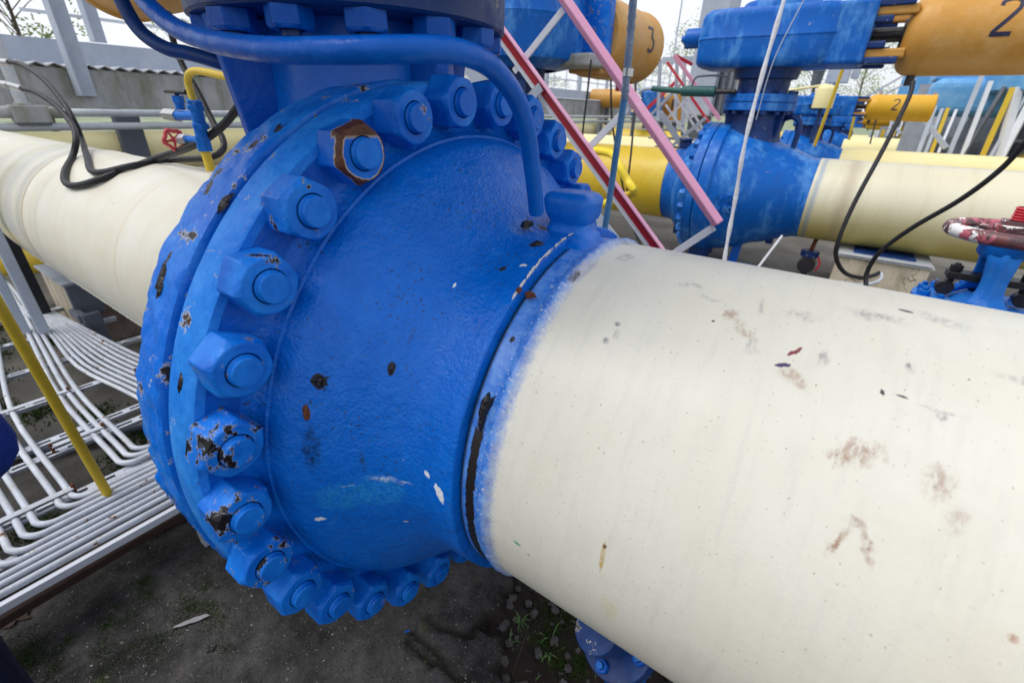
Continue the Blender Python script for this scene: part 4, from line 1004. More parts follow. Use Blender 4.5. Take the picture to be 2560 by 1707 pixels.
MB().tube([nv(484, 254), nv(478, 235), nv(470, 205), nv(474, 185), nv(490, 178), nv(520, 182), nv(560, 191), nv(610, 200), nv(650, 205)], .0125, 12).build('gooseneck', 'yellow', NVV)

# ---------------------------------------------------------------- tube rack at the lower left
RK = thing('tube_tray', 'white slotted crossbars of the low tray at the lower left', 'tray', (-2.4, .2, 0))
ZT = .24
def slotted(a, b, w=.045, name='slotted_bar'):
    a = Vector(a); b = Vector(b); d = (b-a); L = d.length; d.normalize(); sd = Vector((-d.y, d.x, 0))
    mb = MB(); nslot = int(L/.09)
    # upper flange as two strips with bridges, and a hanging web
    for s in (-1, 1): mb.bar(a+sd*s*w*.35, b+sd*s*w*.35, w*.3, .003)
    for k in range(nslot+1):
        c = a+d*(k*.09+.0); mb.box(c, (.0, 0, 0)) if False else mb.bar(c-sd*w*.2, c+sd*w*.2, .03, .0031)
    mb.bar(a+sd*w*.5+Vector((0, 0, -.02)), b+sd*w*.5+Vector((0, 0, -.02)), .003, .036)
    return mb.build(name, 'white_tube', RK)
for x in (-1.93, -2.13, -2.50, -2.62, -3.05, -3.5, -4.0, -4.5):
    slotted((x, -1.2, ZT-.005), (x, .62 if x > -3 else .8, ZT-.005))
for x in (-1.72,):
    pass
MB().box((-1.745, .4, ZT-.012), (.022, 3.2, .03)).build('edge_channel', 'white_steel', RK, bevel=.003)
for y in (-.7, .35, 1.2): MB().bar((-1.74, y, 0), (-1.74, y, .2), .04, .04).build('leg', 'white_tube', RK)
for x in (-2.6, -4.0):
    for y in (-.5, .7): MB().bar((x, y, 0), (x, y, .22), .04, .04).build('leg', 'white_tube', RK)
MB().box((-2.0, .30, ZT-.016), (.30, .10, .02)).build('edge_channel', 'white_tube', RK)
# nested tubes: run beside the pipe, turn, run under the valve
tubes = [(-.30, -1.815), (-.24, -1.85), (-.15, -1.885), (-.115, -1.92), (-.071, -1.962), (-.032, -1.995), (.045, -2.03), (.085, -2.06), (.26, -2.135), (.295, -2.165), (.33, -2.195)]
for k, (y, xc) in enumerate(tubes):
    rr = .06; pts = [(-6.2, y*.55+.35, ZT+.03), (-5.0, y*.62+.28, ZT+.025), (-3.9, y*.85+.12, ZT+.018), (-3.0, y, ZT+.013), (xc-rr-.1, y, ZT+.013), (xc-rr, y, ZT+.013)]
    for a in range(15, 91, 15): pts.append((xc-rr+rr*math.sin(rad(a)), y+rr-rr*math.cos(rad(a)), ZT+.013))
    pts += [(xc, y+rr+.05, ZT+.013), (xc+nz((k, 0, 0), 3, .01), .7, ZT+.012), (xc, 1.7, ZT+.01)]
    lab = 'white impulse tube turning under the close valve, %s in the bundle counted from the camera' % ['first', 'second', 'third', 'fourth', 'fifth', 'sixth', 'seventh', 'eighth', 'ninth', 'tenth', 'eleventh'][k]
    tag(MB().tube(pts, .0115, 10, sub=4).build('impulse_tube', 'white_tube'), lab, 'tube', 'white impulse tubes on the tray')
for k in range(9):   # straight ones in the middle of the tray that dive under the pipe
    y = .49+.030*k
    pts = [(-4.6, .42+.012*k, ZT+.03), (-4.0, .44+.018*k, ZT+.016), (-3.3, y-.08, ZT+.013), (-2.7, y, ZT+.01), (-2.2, y+.03, ZT+.01), (-1.2, y+.1, .1)]
    tag(MB().tube(pts, .0105, 10, sub=4).build('impulse_tube', 'white_tube'), 'thin white tube of the dense fan beside the concrete block, %s from its outer side' % ['first', 'second', 'third', 'fourth', 'fifth', 'sixth', 'seventh', 'eighth', 'ninth'][k], 'tube', 'white impulse tubes on the tray')
for k, (x, lab) in enumerate(((-1.772, 'single white tube outermost along the tray edge'),)):
    tag(MB().tube([(x, -1.4, ZT+.013), (x, 0, ZT+.013), (x+.004, .8, ZT+.012), (x, 1.8, ZT+.01)], .0125, 10).build('impulse_tube', 'white_tube'), lab, 'tube', 'white impulse tubes on the tray')
# clamps across the bundle
for k, (x, y0_, y1_) in enumerate(((-2.13, -.30, .10), (-2.50, .12, .30), (-3.0, -.1, .3), (-2.95, .58, .84))):
    MB().bar((x, y0_, ZT+.028), (x, y1_, ZT+.028), .028, .004).build('clamp_strap', 'white_tube', RK, bevel=.001)
    for y in (y0_, y1_): MB().cyl((x, y, ZT-.02), (x, y, ZT+.045), .006, 6).build('clamp_bolt', 'rustm', RK)
# dark cables low under the tray
for k in range(3):
    tag(MB().tube([(-3.6, -.9+.07*k, .05), (-3.1, -.2+.06*k, .06), (-2.9, .1+.05*k, .06), (-2.7, .6+.05*k, .05)], .025, 10).build('ground_cable', 'grey_dk'), 'thick grey cable lying under the tray, %s of three' % ['left one', 'middle one', 'right one'][k], 'cable', 'thick grey cables under the tray')
# posts standing on the rack
tag(MB().cyl(survey(272, 1238, Z=.25), survey(272, 1238, Z=.25)+Vector((-.03, -.05, 1.9)), .0155, 14).build('marker_rod', 'yellow_rod'), 'slim upright yellow rod standing on the white tube tray', 'rod')
for (px, py), w, lab in (((112, 832), .055, 'grey square post standing on the tray near the concrete block'), ((66, 832), .045, 'thinner grey post on the tray behind the yellow rod')):
    b = survey(px, py, Z=.26)
    tag(MB().box((b.x, b.y, 1.3), (w, w, 2.08)).build('steel_post', 'grey', bevel=.004), lab, 'post', 'posts on the tube tray')
b = survey(118, 785, Z=.26)
tag(MB().box((b.x, b.y, 1.3), (.04, .05, 2.08)).build('steel_post', 'black'), 'black post right behind the grey square one', 'post', 'posts on the tube tray')
# planks
for (a, b, w, lab) in (((-2.29, -.9, .02), (-1.62, 1.7, .02), .09, 'dark brown plank on the ground beside the white tray'), ((-1.80, -.5, .15), (-1.84, 1.2, .15), .07, 'reddish brown board lying under the outer white tubes')):
    tag(MB().bar(a, b, w, .035).build('plank', 'wood', bevel=.006), lab, 'plank', 'old planks by the tray')
# concrete block under the left pipe with grey steel cradle
BK = thing('pipe_support', 'stained concrete block with grey steel bracket under the left pipe', 'support', (-4.4, 1.1, 0))
MB().box((-4.43, 1.05, .245), (.62, .80, .49)).build('block', 'conc_dk', BK, bevel=.012)
MB().box((-4.43, .638, .245), (.60, .02, .48)).build('washed_face', 'conc_block', BK, bevel=.004)
MB().box((-4.43, 1.03, .497), (.66, .84, .012)).build('top_plate', 'grey', BK)
MB().box((-4.10, .70, .38), (.05, .16, .22)).box((-4.03, .62, .30), (.20, .05, .05)).box((-3.92, .66, .20), (.05, .10, .26)).build('bracket', 'grey_dk', BK, bevel=.006)
tag(MB().cyl(survey(-60, 655, Z=.42)+Vector((-.3, -.6, 0)), survey(150, 600+40, Z=.42)+Vector((.6, 1.0, 0)), .12, 40).build('yellow_pipe', 'yellow'), 'short yellow pipe passing under the left cream pipe', 'pipe')

# ---------------------------------------------------------------- concrete block under pipe 2 and drain valve
PB = thing('pipe_support', 'cream washed cracked concrete block under the second cream pipe', 'support', (.5, 5.95, 0))
MB().box((.50, 6.0, .19), (.74, .8, .38)).build('block', 'conc_block', PB, bevel=.012)
for z in (.388, .405): MB().box((.50, 6.0, z), (.78-(z-.388)*2, .84, .006)).build('steel_plate', 'grey_pipe', PB)
MB().box((.50, 6.0, .414), (.5, .6, .012)).build('saddle', 'blue_dark', PB)
DV = thing('drain_cock', 'small hanging drain valve with a rusty stem under the second cream pipe', 'drain valve', (-.11, 5.9, .25))
MB().cyl((-.10, 5.95, .47), (-.12, 5.95, .30), .022, 12).build('stem', 'rustm', DV)
MB().cyl((-.12, 5.95, .31), (-.12, 5.95, .25), .09, 18).build('flange', 'blue_dark', DV)
MB().cyl((-.12, 5.82, .17), (-.12, 6.06, .17), .085, 18).cyl((-.12, 5.95, .02), (-.12, 5.95, .1), .035, 12).build('body', 'blackm', DV)
MB().tube([(-.02, 5.85, .12), (.0, 5.85, .2), (-.03, 5.85, .27)], .012, 6).build('lever', 'redpipe', DV)

# ---------------------------------------------------------------- handwheel valve right
HX, HY = .565, 2.5
HW = thing('handwheel_valve', 'blue gate valve with a chipped red and white handwheel at the right edge', 'valve', (HX, HY, 0))
HW_S = .76
def peel():
    t = NT('peeling_red_white_paint'); c = t.coord('obj')
    k = t.mix(t.ramp(t.noise(c, 7, 6, .7), .48, .5), (.16, .05, .05), (.48, .12, .16))
    k = t.mix(t.ramp(t.noise(c, 11, 8, .75, loc=(2, 2, 2)), .50, .51), k, (.09, .045, .05))
    k = t.mix(t.ramp(t.noise(c, 8, 8, .62, loc=(6, 1, 2)), .54, .545), k, (.78, .78, .76))
    return t.done(k, .4, t.bump(t.noise(c, 40, 6), .6, .004))
M['peel'] = peel()
wz = 1.235
ring = [Vector((HX+.235*math.cos(a*math.pi/24), HY+.235*math.sin(a*math.pi/24), wz)) for a in range(50)]
wm = MB().tube(ring, .033, 16, smoothpath=False, cap=False)
for k in range(4):
    a = k*math.pi/2+.5; wm.bar((HX, HY, wz+.005), (HX+.23*math.cos(a), HY+.23*math.sin(a), wz-.003), .05, .02)
wm.cyl((HX, HY, wz-.03), (HX, HY, wz+.045), .085, 20); wm.build('handwheel', 'peel', HW, bevel=.004)
MB().box((HX, HY, wz+.05), (.11, .11, .03)).build('nut_plate', 'peel', HW, bevel=.004)
sp_ = MB()
for k in range(5): sp_.lathe((HX, HY, wz+.065+.013*k), (0, 0, 1), [(0, .030), (.006, .037), (.013, .030)], 18)
sp_.build('spindle', 'redpipe', HW)
# yoke: two bowed arms and a collar
MB().lathe((HX, HY, 0), (0, 0, 1), [(wz-.12, .085), (wz-.10, .10), (wz-.04, .10), (wz-.03, .08)], 32).build('yoke_collar', 'rail_blue', HW)
def yoke(s):
    mb = MB(); vs = []; rows = [(wz-.08, .060, .085, .03), (wz-.14, .085, .080, .028), (wz-.22, .105, .062, .030), (wz-.29, .125, .070, .032), (wz-.34, .15, .105, .036), (wz-.365, .175, .15, .04)]
    for z, r, w, d in rows:
        for (du, dv) in ((-1, -.6), (-.35, -.8), (0, -1.5), (.35, -.8), (1, -.6), (1, .6), (0, .9), (-1, .6)):
            vs.append((HX+du*w*.8, HY+s*(r-dv*d if s < 0 else r-dv*d)*1. if s > 0 else HY-(r-dv*d), z))
    n = 8; fs = [(i*n+k, i*n+(k+1) % n, (i+1)*n+(k+1) % n, (i+1)*n+k) for i in range(len(rows)-1) for k in range(n)]
    return mb.add(vs, fs, True)
for s in (-1, 1): 
    y_ = yoke(s).build('yoke_arm', 'rail_blue', HW); y_.modifiers.new('sub', 'SUBSURF').levels = 1
MB().cyl((HX, HY, .86), (HX, HY, wz-.03), .022, 14).build('stem', 'blackm', HW)
MB().box((HX, HY, 1.0), (.34, .10, .035)).cyl((HX-.14, HY, .93), (HX-.14, HY, 1.06), .014, 10).cyl((HX+.14, HY, .93), (HX+.14, HY, 1.06), .014, 10).cyl((HX-.14, HY, 1.018), (HX-.14, HY, 1.05), .028, 6, smooth=False).cyl((HX+.14, HY, 1.018), (HX+.14, HY, 1.05), .028, 6, smooth=False).build('gland_follower', 'blackm', HW, bevel=.003)
for s in (-1, 1): MB().cyl((HX+s*.155, HY-.03, .925), (HX+s*.155, HY+.03, .925), .04, 16).build('swing_eye', 'blackm', HW, bevel=.004)
MB().lathe((HX, HY, 0), (0, 0, 1), [(.60, .16), (.78, .17), (.83, .22), (.835, .27), (.84, .275), (.868, .275), (.872, .27), (.874, .12), (.90, .10), (.93, .06)], 40).build('bonnet_flange', 'rail_blue', HW)
MB().lathe((HX, HY, 0), (0, 0, 1), [(0., .12), (.25, .14), (.40, .2), (.60, .17)], 32).build('body', 'rail_blue', HW)
for k in range(12):
    a = k*math.pi/6+.2; cc = Vector((HX+.235*math.cos(a), HY+.235*math.sin(a), .873))
    q = hexnut(cc, (0, 0, 1), .030, .028, .014, 0, a).build('hex_nut', 'rail_blue', HW, bevel=.002, loc=cc)
    MB().cyl(cc+Vector((0, 0, .028)), cc+Vector((0, 0, .045)), .013, 12).build('stud_end', 'rail_blue', q, loc=cc)
HW.scale = (HW_S,)*3; HW.location.z = 1.245-wz*HW_S
MB().cyl((HX, HY, -.6), (HX, HY, .05), .13, 24).build('riser', 'rail_blue', HW)
MB().box((HX+.37, HY-.35, .84), (.13, .1, .12)).build('tag_plate', 'orange', HW, bevel=.03)

# small flanged valve below the near pipe
b = survey(1545, 1600, Z=.36)
SB = thing('flanged_cock', 'small blue flanged valve below the thick cream pipe at the bottom edge', 'valve', (b.x, b.y, 0))
axn = Vector((-.25, -.55, .8)).normalized()
MB().lathe(b, axn, [(-.02, .03), (-.02, .088), (-.012, .092), (.012, .092), (.016, .088), (.017, .05), (.02, .045), (.10, .042)], 40).build('flange', 'blue', SB) if False else None
fm = MB(); fm.cyl(b-axn*.016, b+axn*.012, .098, 40); fm.cyl(b-axn*.05, b-axn*.022, .095, 40); fm.cyl(b+axn*.01, b+axn*.16, .042, 24, r2=.055); fm.build('flange', 'blue_dark', SB, bevel=.003)
MB().tube([b-axn*.05, b-axn*.15, Vector((b.x+.02, b.y+.1, .0))], .055, 20).build('body', 'blue_plain', SB)
u1 = axn.orthogonal().normalized(); u2 = axn.cross(u1)
for k in range(4):
    a = k*math.pi/2+.55; cc = b+axn*.013+(u1*math.cos(a)+u2*math.sin(a))*.072
    q = hexnut(cc, axn, .0185, .016, .009, 0, a).build('hex_nut', 'blue_plain', SB, bevel=.001, loc=cc)
    MB().cyl(cc+axn*.015, cc+axn*.026, .0085, 12).build('stud_end', 'rail_blue', q, loc=cc)

# ---------------------------------------------------------------- yellow canister and far odds
YC = 10.2
p = survey(2050, 245, Y=YC); q = survey(2068, 218, Y=YC)
CN = thing('yellow_canister', 'pale yellow upright canister in front of the second valve gearbox', 'canister', (survey(2058, 270, Y=YC).x, YC, 1.8))
a, b = survey(2055, 271, Y=YC), survey(2069, 214, Y=YC); ctr = (a+b)/2
MB().lathe((ctr.x, YC, 0), (0, 0, 1), [(a.z, .01), (a.z, .155), (b.z-.06, .155), (b.z-.02, .13), (b.z, .08), (b.z+.005, .01)], 32).build('vessel', 'cream_yy', CN)
MB().cyl((ctr.x, YC-.02, a.z-.55), (ctr.x, YC-.02, a.z), .035, 10).build('stand', 'blue_dark', CN)
MB().cyl((ctr.x, YC, a.z+.35), (ctr.x-.75, YC, a.z+.24), .02, 8).build('pipe_arm', 'cream_yy', CN)
tag(MB().cyl(survey(2036, 366, Y=9.6), survey(2110, 165, Y=9.6), .025, 10).build('marker_rod', 'yellow_rod'), 'slim slanting yellow rod before the second valve gearbox', 'rod')
tag(MB().cyl(survey(2122, 350, Y=15), survey(2138, 285, Y=15), .03, 10).build('marker_rod', 'yellow_rod'), 'small yellow rod before the third valve of the row', 'rod')
p = survey(2095, 190, Y=10.9)
tag(MB().box((p.x, 11, p.z), (.34, .2, .22)).box((p.x, 11, p.z-.2), (.08, .08, .25)).box((p.x+.25, 11, p.z+.03), (.12, .1, .14)).build('position_switch', 'grey', bevel=.01), 'small grey switch box on top of the second gearbox', 'switch box')
p = survey(2046, 186, Y=40)
LM = thing('street_lamp', 'tiny lantern lamp against the white sky right of the big gearbox', 'lamp', (p.x, 40, 0))
MB().cyl((p.x, 40, p.z-.8), (p.x, 40, p.z+.15), .28, 8, r2=.35).cyl((p.x, 40, p.z+.15), (p.x, 40, p.z+.6), .42, 8, r2=.05).build('lantern', 'grey_dk', LM)
MB().cyl((p.x, 40, 0), (p.x, 40, p.z-.8), .08, 8).build('pole', 'grey_dk', LM)

# ---------------------------------------------------------------- cooler plant at the right back
def strut(a, b, Y0, Y1, w, mat, name, parent): MB().bar(survey(*a, Y=Y0), survey(*b, Y=Y1), w, w).build(name, mat, parent)
CP = thing('air_cooler', 'light blue and grey air cooler on leaning struts at the right, nearest unit', 'cooler', (3.4, 13.5, 0), 'air coolers behind the pipes')
e = survey(2470, 195, Y=12.6)
dc = survey(2520, 120, Y=12.6)
# fan ring drum, seen from below
MB().lathe((3.0, 13.2, 0), (0, 0, 1), [(2.10, .2), (2.10, 1.36), (2.14, 1.42), (2.28, 1.44), (3.5, 1.44), (3.52, .2)], 72).build('fan_ring', 'lblue', CP)
x0_, x1_ = 2.05-.9, 5.2
bx = survey(2322, 243, Y=13.0)
MB().box((bx.x+.75, 13.5, bx.z-.0), (1.5, 1.0, .66)).build('duct', 'lblue', CP, bevel=.16, seg=4)
MB().box((bx.x+.42, 13.6, bx.z+.75), (.84, .8, .9)).build('duct_riser', 'lblue', CP, bevel=.03)
MB().box((bx.x+2.6, 13.5, bx.z-.03), (2.3, .9, .60)).build('duct_panel', 'lblue', CP)
MB().box((bx.x+2.4, 15.0, .9), (5.0, .1, 2.9)).build('back_panel', 'grey_pipe', CP)
for k in range(9):
    xk = bx.x+.15+k*.52
    MB().add([(xk, 14.2, -.1), (xk+.34, 14.25, -.1), (xk+.30, 14.3, 1.75), (xk+.22, 14.3, 1.75), (xk, 14.9, -.1), (xk+.34, 14.9, -.1), (xk+.30, 14.9, 1.75), (xk+.22, 14.9, 1.75)], [(0, 1, 2, 3), (4, 7, 6, 5), (0, 3, 7, 4), (1, 5, 6, 2), (3, 2, 6, 7), (0, 4, 5, 1)]).build('side_panel', 'grey' if k % 3 else 'grey_pipe', CP)
MB().box((bx.x+2.4, 14.1, 1.30), (4.8, .06, .05)).build('stiffener', 'grey', CP)
MB().add([(bx.x+1.35, 12.6, 2.28), (bx.x+2.05, 12.6, 2.62), (bx.x+1.35, 12.6, 2.62), (bx.x+1.35, 13.4, 2.28), (bx.x+2.05, 13.4, 2.62), (bx.x+1.35, 13.4, 2.62)], [(0, 1, 2), (3, 5, 4), (0, 3, 4, 1), (1, 4, 5, 2), (0, 2, 5, 3)]).build('cone_panel', 'white_steel', CP)
MB().box((bx.x+1.7, 14.2, 3.2), (1.6, 1.2, 1.3)).build('casing', 'white_steel', CP, bevel=.02)
for (a, b, mat, w) in (((2447, 209), (2378, 372), 'grey', .10), ((2470, 222), (2412, 372), 'white_steel', .09), ((2502, 235), (2418, 372), 'grey_dk', .08), ((2524, 237), (2462, 376), 'yellow_rod', .11), ((2540, 237), (2503, 380), 'white_steel', .15), ((2590, 230), (2508, 384), 'white_steel', .14), ((2560, 250), (2485, 378), 'grey', .07),
                       ((2334, 277), (2304, 358), 'grey', .09), ((2352, 282), (2322, 360), 'grey', .07), ((2366, 281), (2336, 360), 'yellow_rod', .08), ((2387, 284), (2355, 360), 'white_steel', .06), ((2306, 290), (2352, 352), 'grey', .10)):
    strut((a[0]+(a[0]-b[0])*.12, a[1]+(a[1]-b[1])*.12), (b[0]+(b[0]-a[0])*.3, b[1]+(b[1]-a[1])*.3), 12.3, 12.0, w*.72, mat, 'strut', CP)
tag(MB().lathe((3.05, 13.3, 0), (0, 0, 1), [(.9, .62), (1.05, .5), (1.3, .3), (1.6, .17), (2.3, .13), (2.35, .01)], 40).build('yellow_funnel', 'yellow_rod'), 'flared mustard yellow funnel duct among the grey struts', 'duct', 'flared yellow funnel ducts')
tag(MB().lathe((4.9, 12.9, 0), (0, 0, 1), [(.9, .75), (1.05, .6), (1.3, .35), (1.6, .2), (2.4, .14), (2.45, .01)], 40).build('yellow_funnel', 'cream_yy'), 'pale yellow flared duct at the far right behind the struts', 'duct', 'flared yellow funnel ducts')
# farther units repeat
for k, (dx, yy, lab) in enumerate(((-.25, 24.0, 'second air cooler, smaller and paler behind the first'), (.3, 36.0, 'third air cooler, small behind the orange cylinders'))):
    c_ = copy_tree(CP, (3.4+dx, yy, 0), lab)
# posts forest beyond
for k in range(9):
    px = 2180+k*15
    tag(MB().bar(survey(px, 330-k*3, Y=22+k*.2), survey(px-9, 352, Y=22+k*.2), .10, .10).build('cooler_post', ['grey', 'white_steel', 'yellow_rod'][k % 3]), 'small far support post, %s from the left under the distant coolers' % ['first', 'second', 'third', 'fourth', 'fifth', 'sixth', 'seventh', 'eighth', 'ninth'][k], 'post', 'far posts under the coolers')
# gangway on the sky line
GW = thing('gangway_stair', 'thin grey gangway handrail climbing towards the coolers on the skyline', 'gangway', (2, 20, 2))
for (a, b, w) in (((2160, 246), (2262, 188), .05), ((2195, 246), (2290, 196), .05), ((2200, 222), (2206, 244), .09), ((2150, 250), (2165, 244), .05), ((2262, 188), (2275, 190), .05)):
    MB().bar(survey(*a, Y=19), survey(*b, Y=19), w, w).build('rail', 'grey', GW)
HS = thing('pump_house', 'pale grey pump house wall with louvres behind the coolers', 'building', (6, 26, 0))
p0 = survey(2240, 190, Y=26)
MB().box((p0.x+5.2, 28, 2.6), (9.5, 4, 5.2)).build('wall', 'white_steel', HS, bevel=.03)
for k in range(6): MB().box((p0.x+.9+k*1.4, 25.96, 3.4), (.1, .1, 3.6)).build('rib', 'grey', HS)
for k in range(4): MB().box((p0.x+1.9, 25.93, 3.3+.13*k), (1.1, .08, .05)).build('louvre', 'grey_dk', HS)
for k in range(3): MB().box((p0.x+.3+k*.9, 25.9, 4.2), (.07, .07, 1.8)).build('downpipe', 'yellow_rod', HS)

# bits behind the fence on the left: blue housings, tanks
for (px, py, Y, w, h, mat, lab) in ((1618, 258, 16, 1.0, .75, 'blue_weather', 'small blue housing beyond the far steps'), (1660, 262, 17, .5, .6, 'orange', 'small orange drum behind the lattice'), (1692, 262, 16.5, .55, .9, 'orange', 'orange drum with a dark letter behind the lattice'), (1590, 255, 15.4, .25, .6, 'cream_yy', 'small yellow canister beside the far blue housing')):
    p = survey(px, py, Y=Y)
    T = thing('far_equipment', lab, 'equipment', (p.x, Y, 0), 'equipment beyond the far steps')
    MB().lathe((p.x, Y, 0), (0, 0, 1), [(p.z-h/2, .02), (p.z-h/2, w*.45), (p.z-h/2+.05, w/2), (p.z+h/2-.08, w/2), (p.z+h/2, w*.35), (p.z+h/2+.01, .01)], 24).build('drum', mat, T)
    MB().cyl((p.x, Y, 0), (p.x, Y, p.z-h/2), .06, 8).build('stand', 'grey_dk', T)
    if 'letter' in lab:
        me = text_mesh('F', .42, .01); ob = bpy.data.objects.new('painted_letter', me); me.materials.append(M['wood']); COL.objects.link(ob); ob.parent = T
        ob.location = (0, -w/2-.03, p.z-.02); ob.rotation_euler = (rad(90), 0, 0)
T = thing('far_equipment', 'pale orange drum lying behind the fence posts', 'equipment', (-9.5, 17, 0), 'equipment beyond the far steps')
p = survey(1520, 247, Y=17)
MB().cyl((p.x-.6, 17, p.z), (p.x+.6, 17, p.z), .3, 24).build('drum', 'orange', T); MB().cyl((p.x, 17, 0), (p.x, 17, p.z-.3), .08, 8).build('stand', 'grey_dk', T)
tag(MB().cyl(survey(1700, 100, Y=30), survey(1687, 180, Y=30), .07, 8).build('far_mast', 'grey'), 'thin grey mast on the skyline near the cylinder marked 3', 'mast') if False else None
for (px, Y, top, lab) in ((1690, 26, 12, 'thin pale lightning mast rising behind the cylinder marked 3'), (1818, 30, 12, 'thin pale mast rising left of the large gearbox')):
    p = survey(px, 100, Y=Y); tag(MB().cyl((p.x, Y, 0), (p.x, Y, top), .045, 8, r2=.02).build('lightning_mast', 'grey'), lab, 'mast', 'thin masts on the skyline')
# low pale wall far left
tag(MB().box((-60, 20, .3), (.3, 190, .6)).build('boundary_wall', 'white_steel'), 'low pale boundary wall far beyond the header pipe', 'wall')

# ---------------------------------------------------------------- trees
def tree(loc, H, R, nclump, lab, seed, dens=1.):
    rng = random.Random(seed); T = thing('tree', lab, 'tree', loc, 'trees on the skyline')
    X, Y, _ = loc; tr = MB()
    tr.tube([(X, Y, -.1), (X+.1, Y, H*.3), (X-.1, Y+.1, H*.6), (X, Y, H*.88)], lambda f: .12*(1-f*.85)*H/8, 8)
    crown = MB(); 
    for k in range(nclump):
        a = rng.uniform(0, 6.28); rr = R*rng.uniform(.2, 1)**.6; z = H*(.35+.62*rng.random()); sh = math.sqrt(max(.1, 1-((z/H-.62)/.45)**2))
        c = Vector((X+math.cos(a)*rr*sh, Y+math.sin(a)*rr*sh, z))
        tr.tube([(X, Y, max(.5, z-H*.16)), tuple((Vector((X, Y, z-H*.08))+c)/2), tuple(c)], lambda f: .022*(1-f*.8)*H/8, 5, sub=3)
        cr = R*rng.uniform(.18, .34)
        for j in range(int(60*dens)):
            p = c+Vector((rng.gauss(0, 1), rng.gauss(0, 1), rng.gauss(0, .8)))*cr*.5
            u = Vector((rng.gauss(0, 1), rng.gauss(0, 1), rng.gauss(0, 1))).normalized(); v = u.orthogonal().normalized(); s = .085*H/8
            crown.add([p-u*s, p+v*s*.5, p+u*s, p-v*s*.5], [(0, 1, 2, 3)])
    tr.build('trunk', 'bark', T); crown.build('crown', 'leaf', T, weld=False)
tree((-34, 7.4, 0), 9.6, 3.0, 26, 'light leafy tree beyond the grey posts at the top left', 1, .9)
tree((-40, 16.5, 0), 6.8, 1.6, 14, 'small tree top just above the kick plate at the left', 2, .8)
for k, (x, y, h, lab) in enumerate(((-24, 38, 6.5, 'green tree behind the fence grid, left one'), (-17, 42, 6.8, 'green tree above the far blue housing'), (-12.5, 44, 8.5, 'taller green tree left of the tall cabinet'), (-4.2, 46, 7.5, 'green tree seen right of the tall cabinet'), (-1.2, 50, 7.5, 'pale green tree behind the valve neck'), (-30, 34, 6, 'low green tree behind the near part of the fence grid'))):
    tree((x, y, 0), h, h*.36, 30, lab, 10+k, .9)

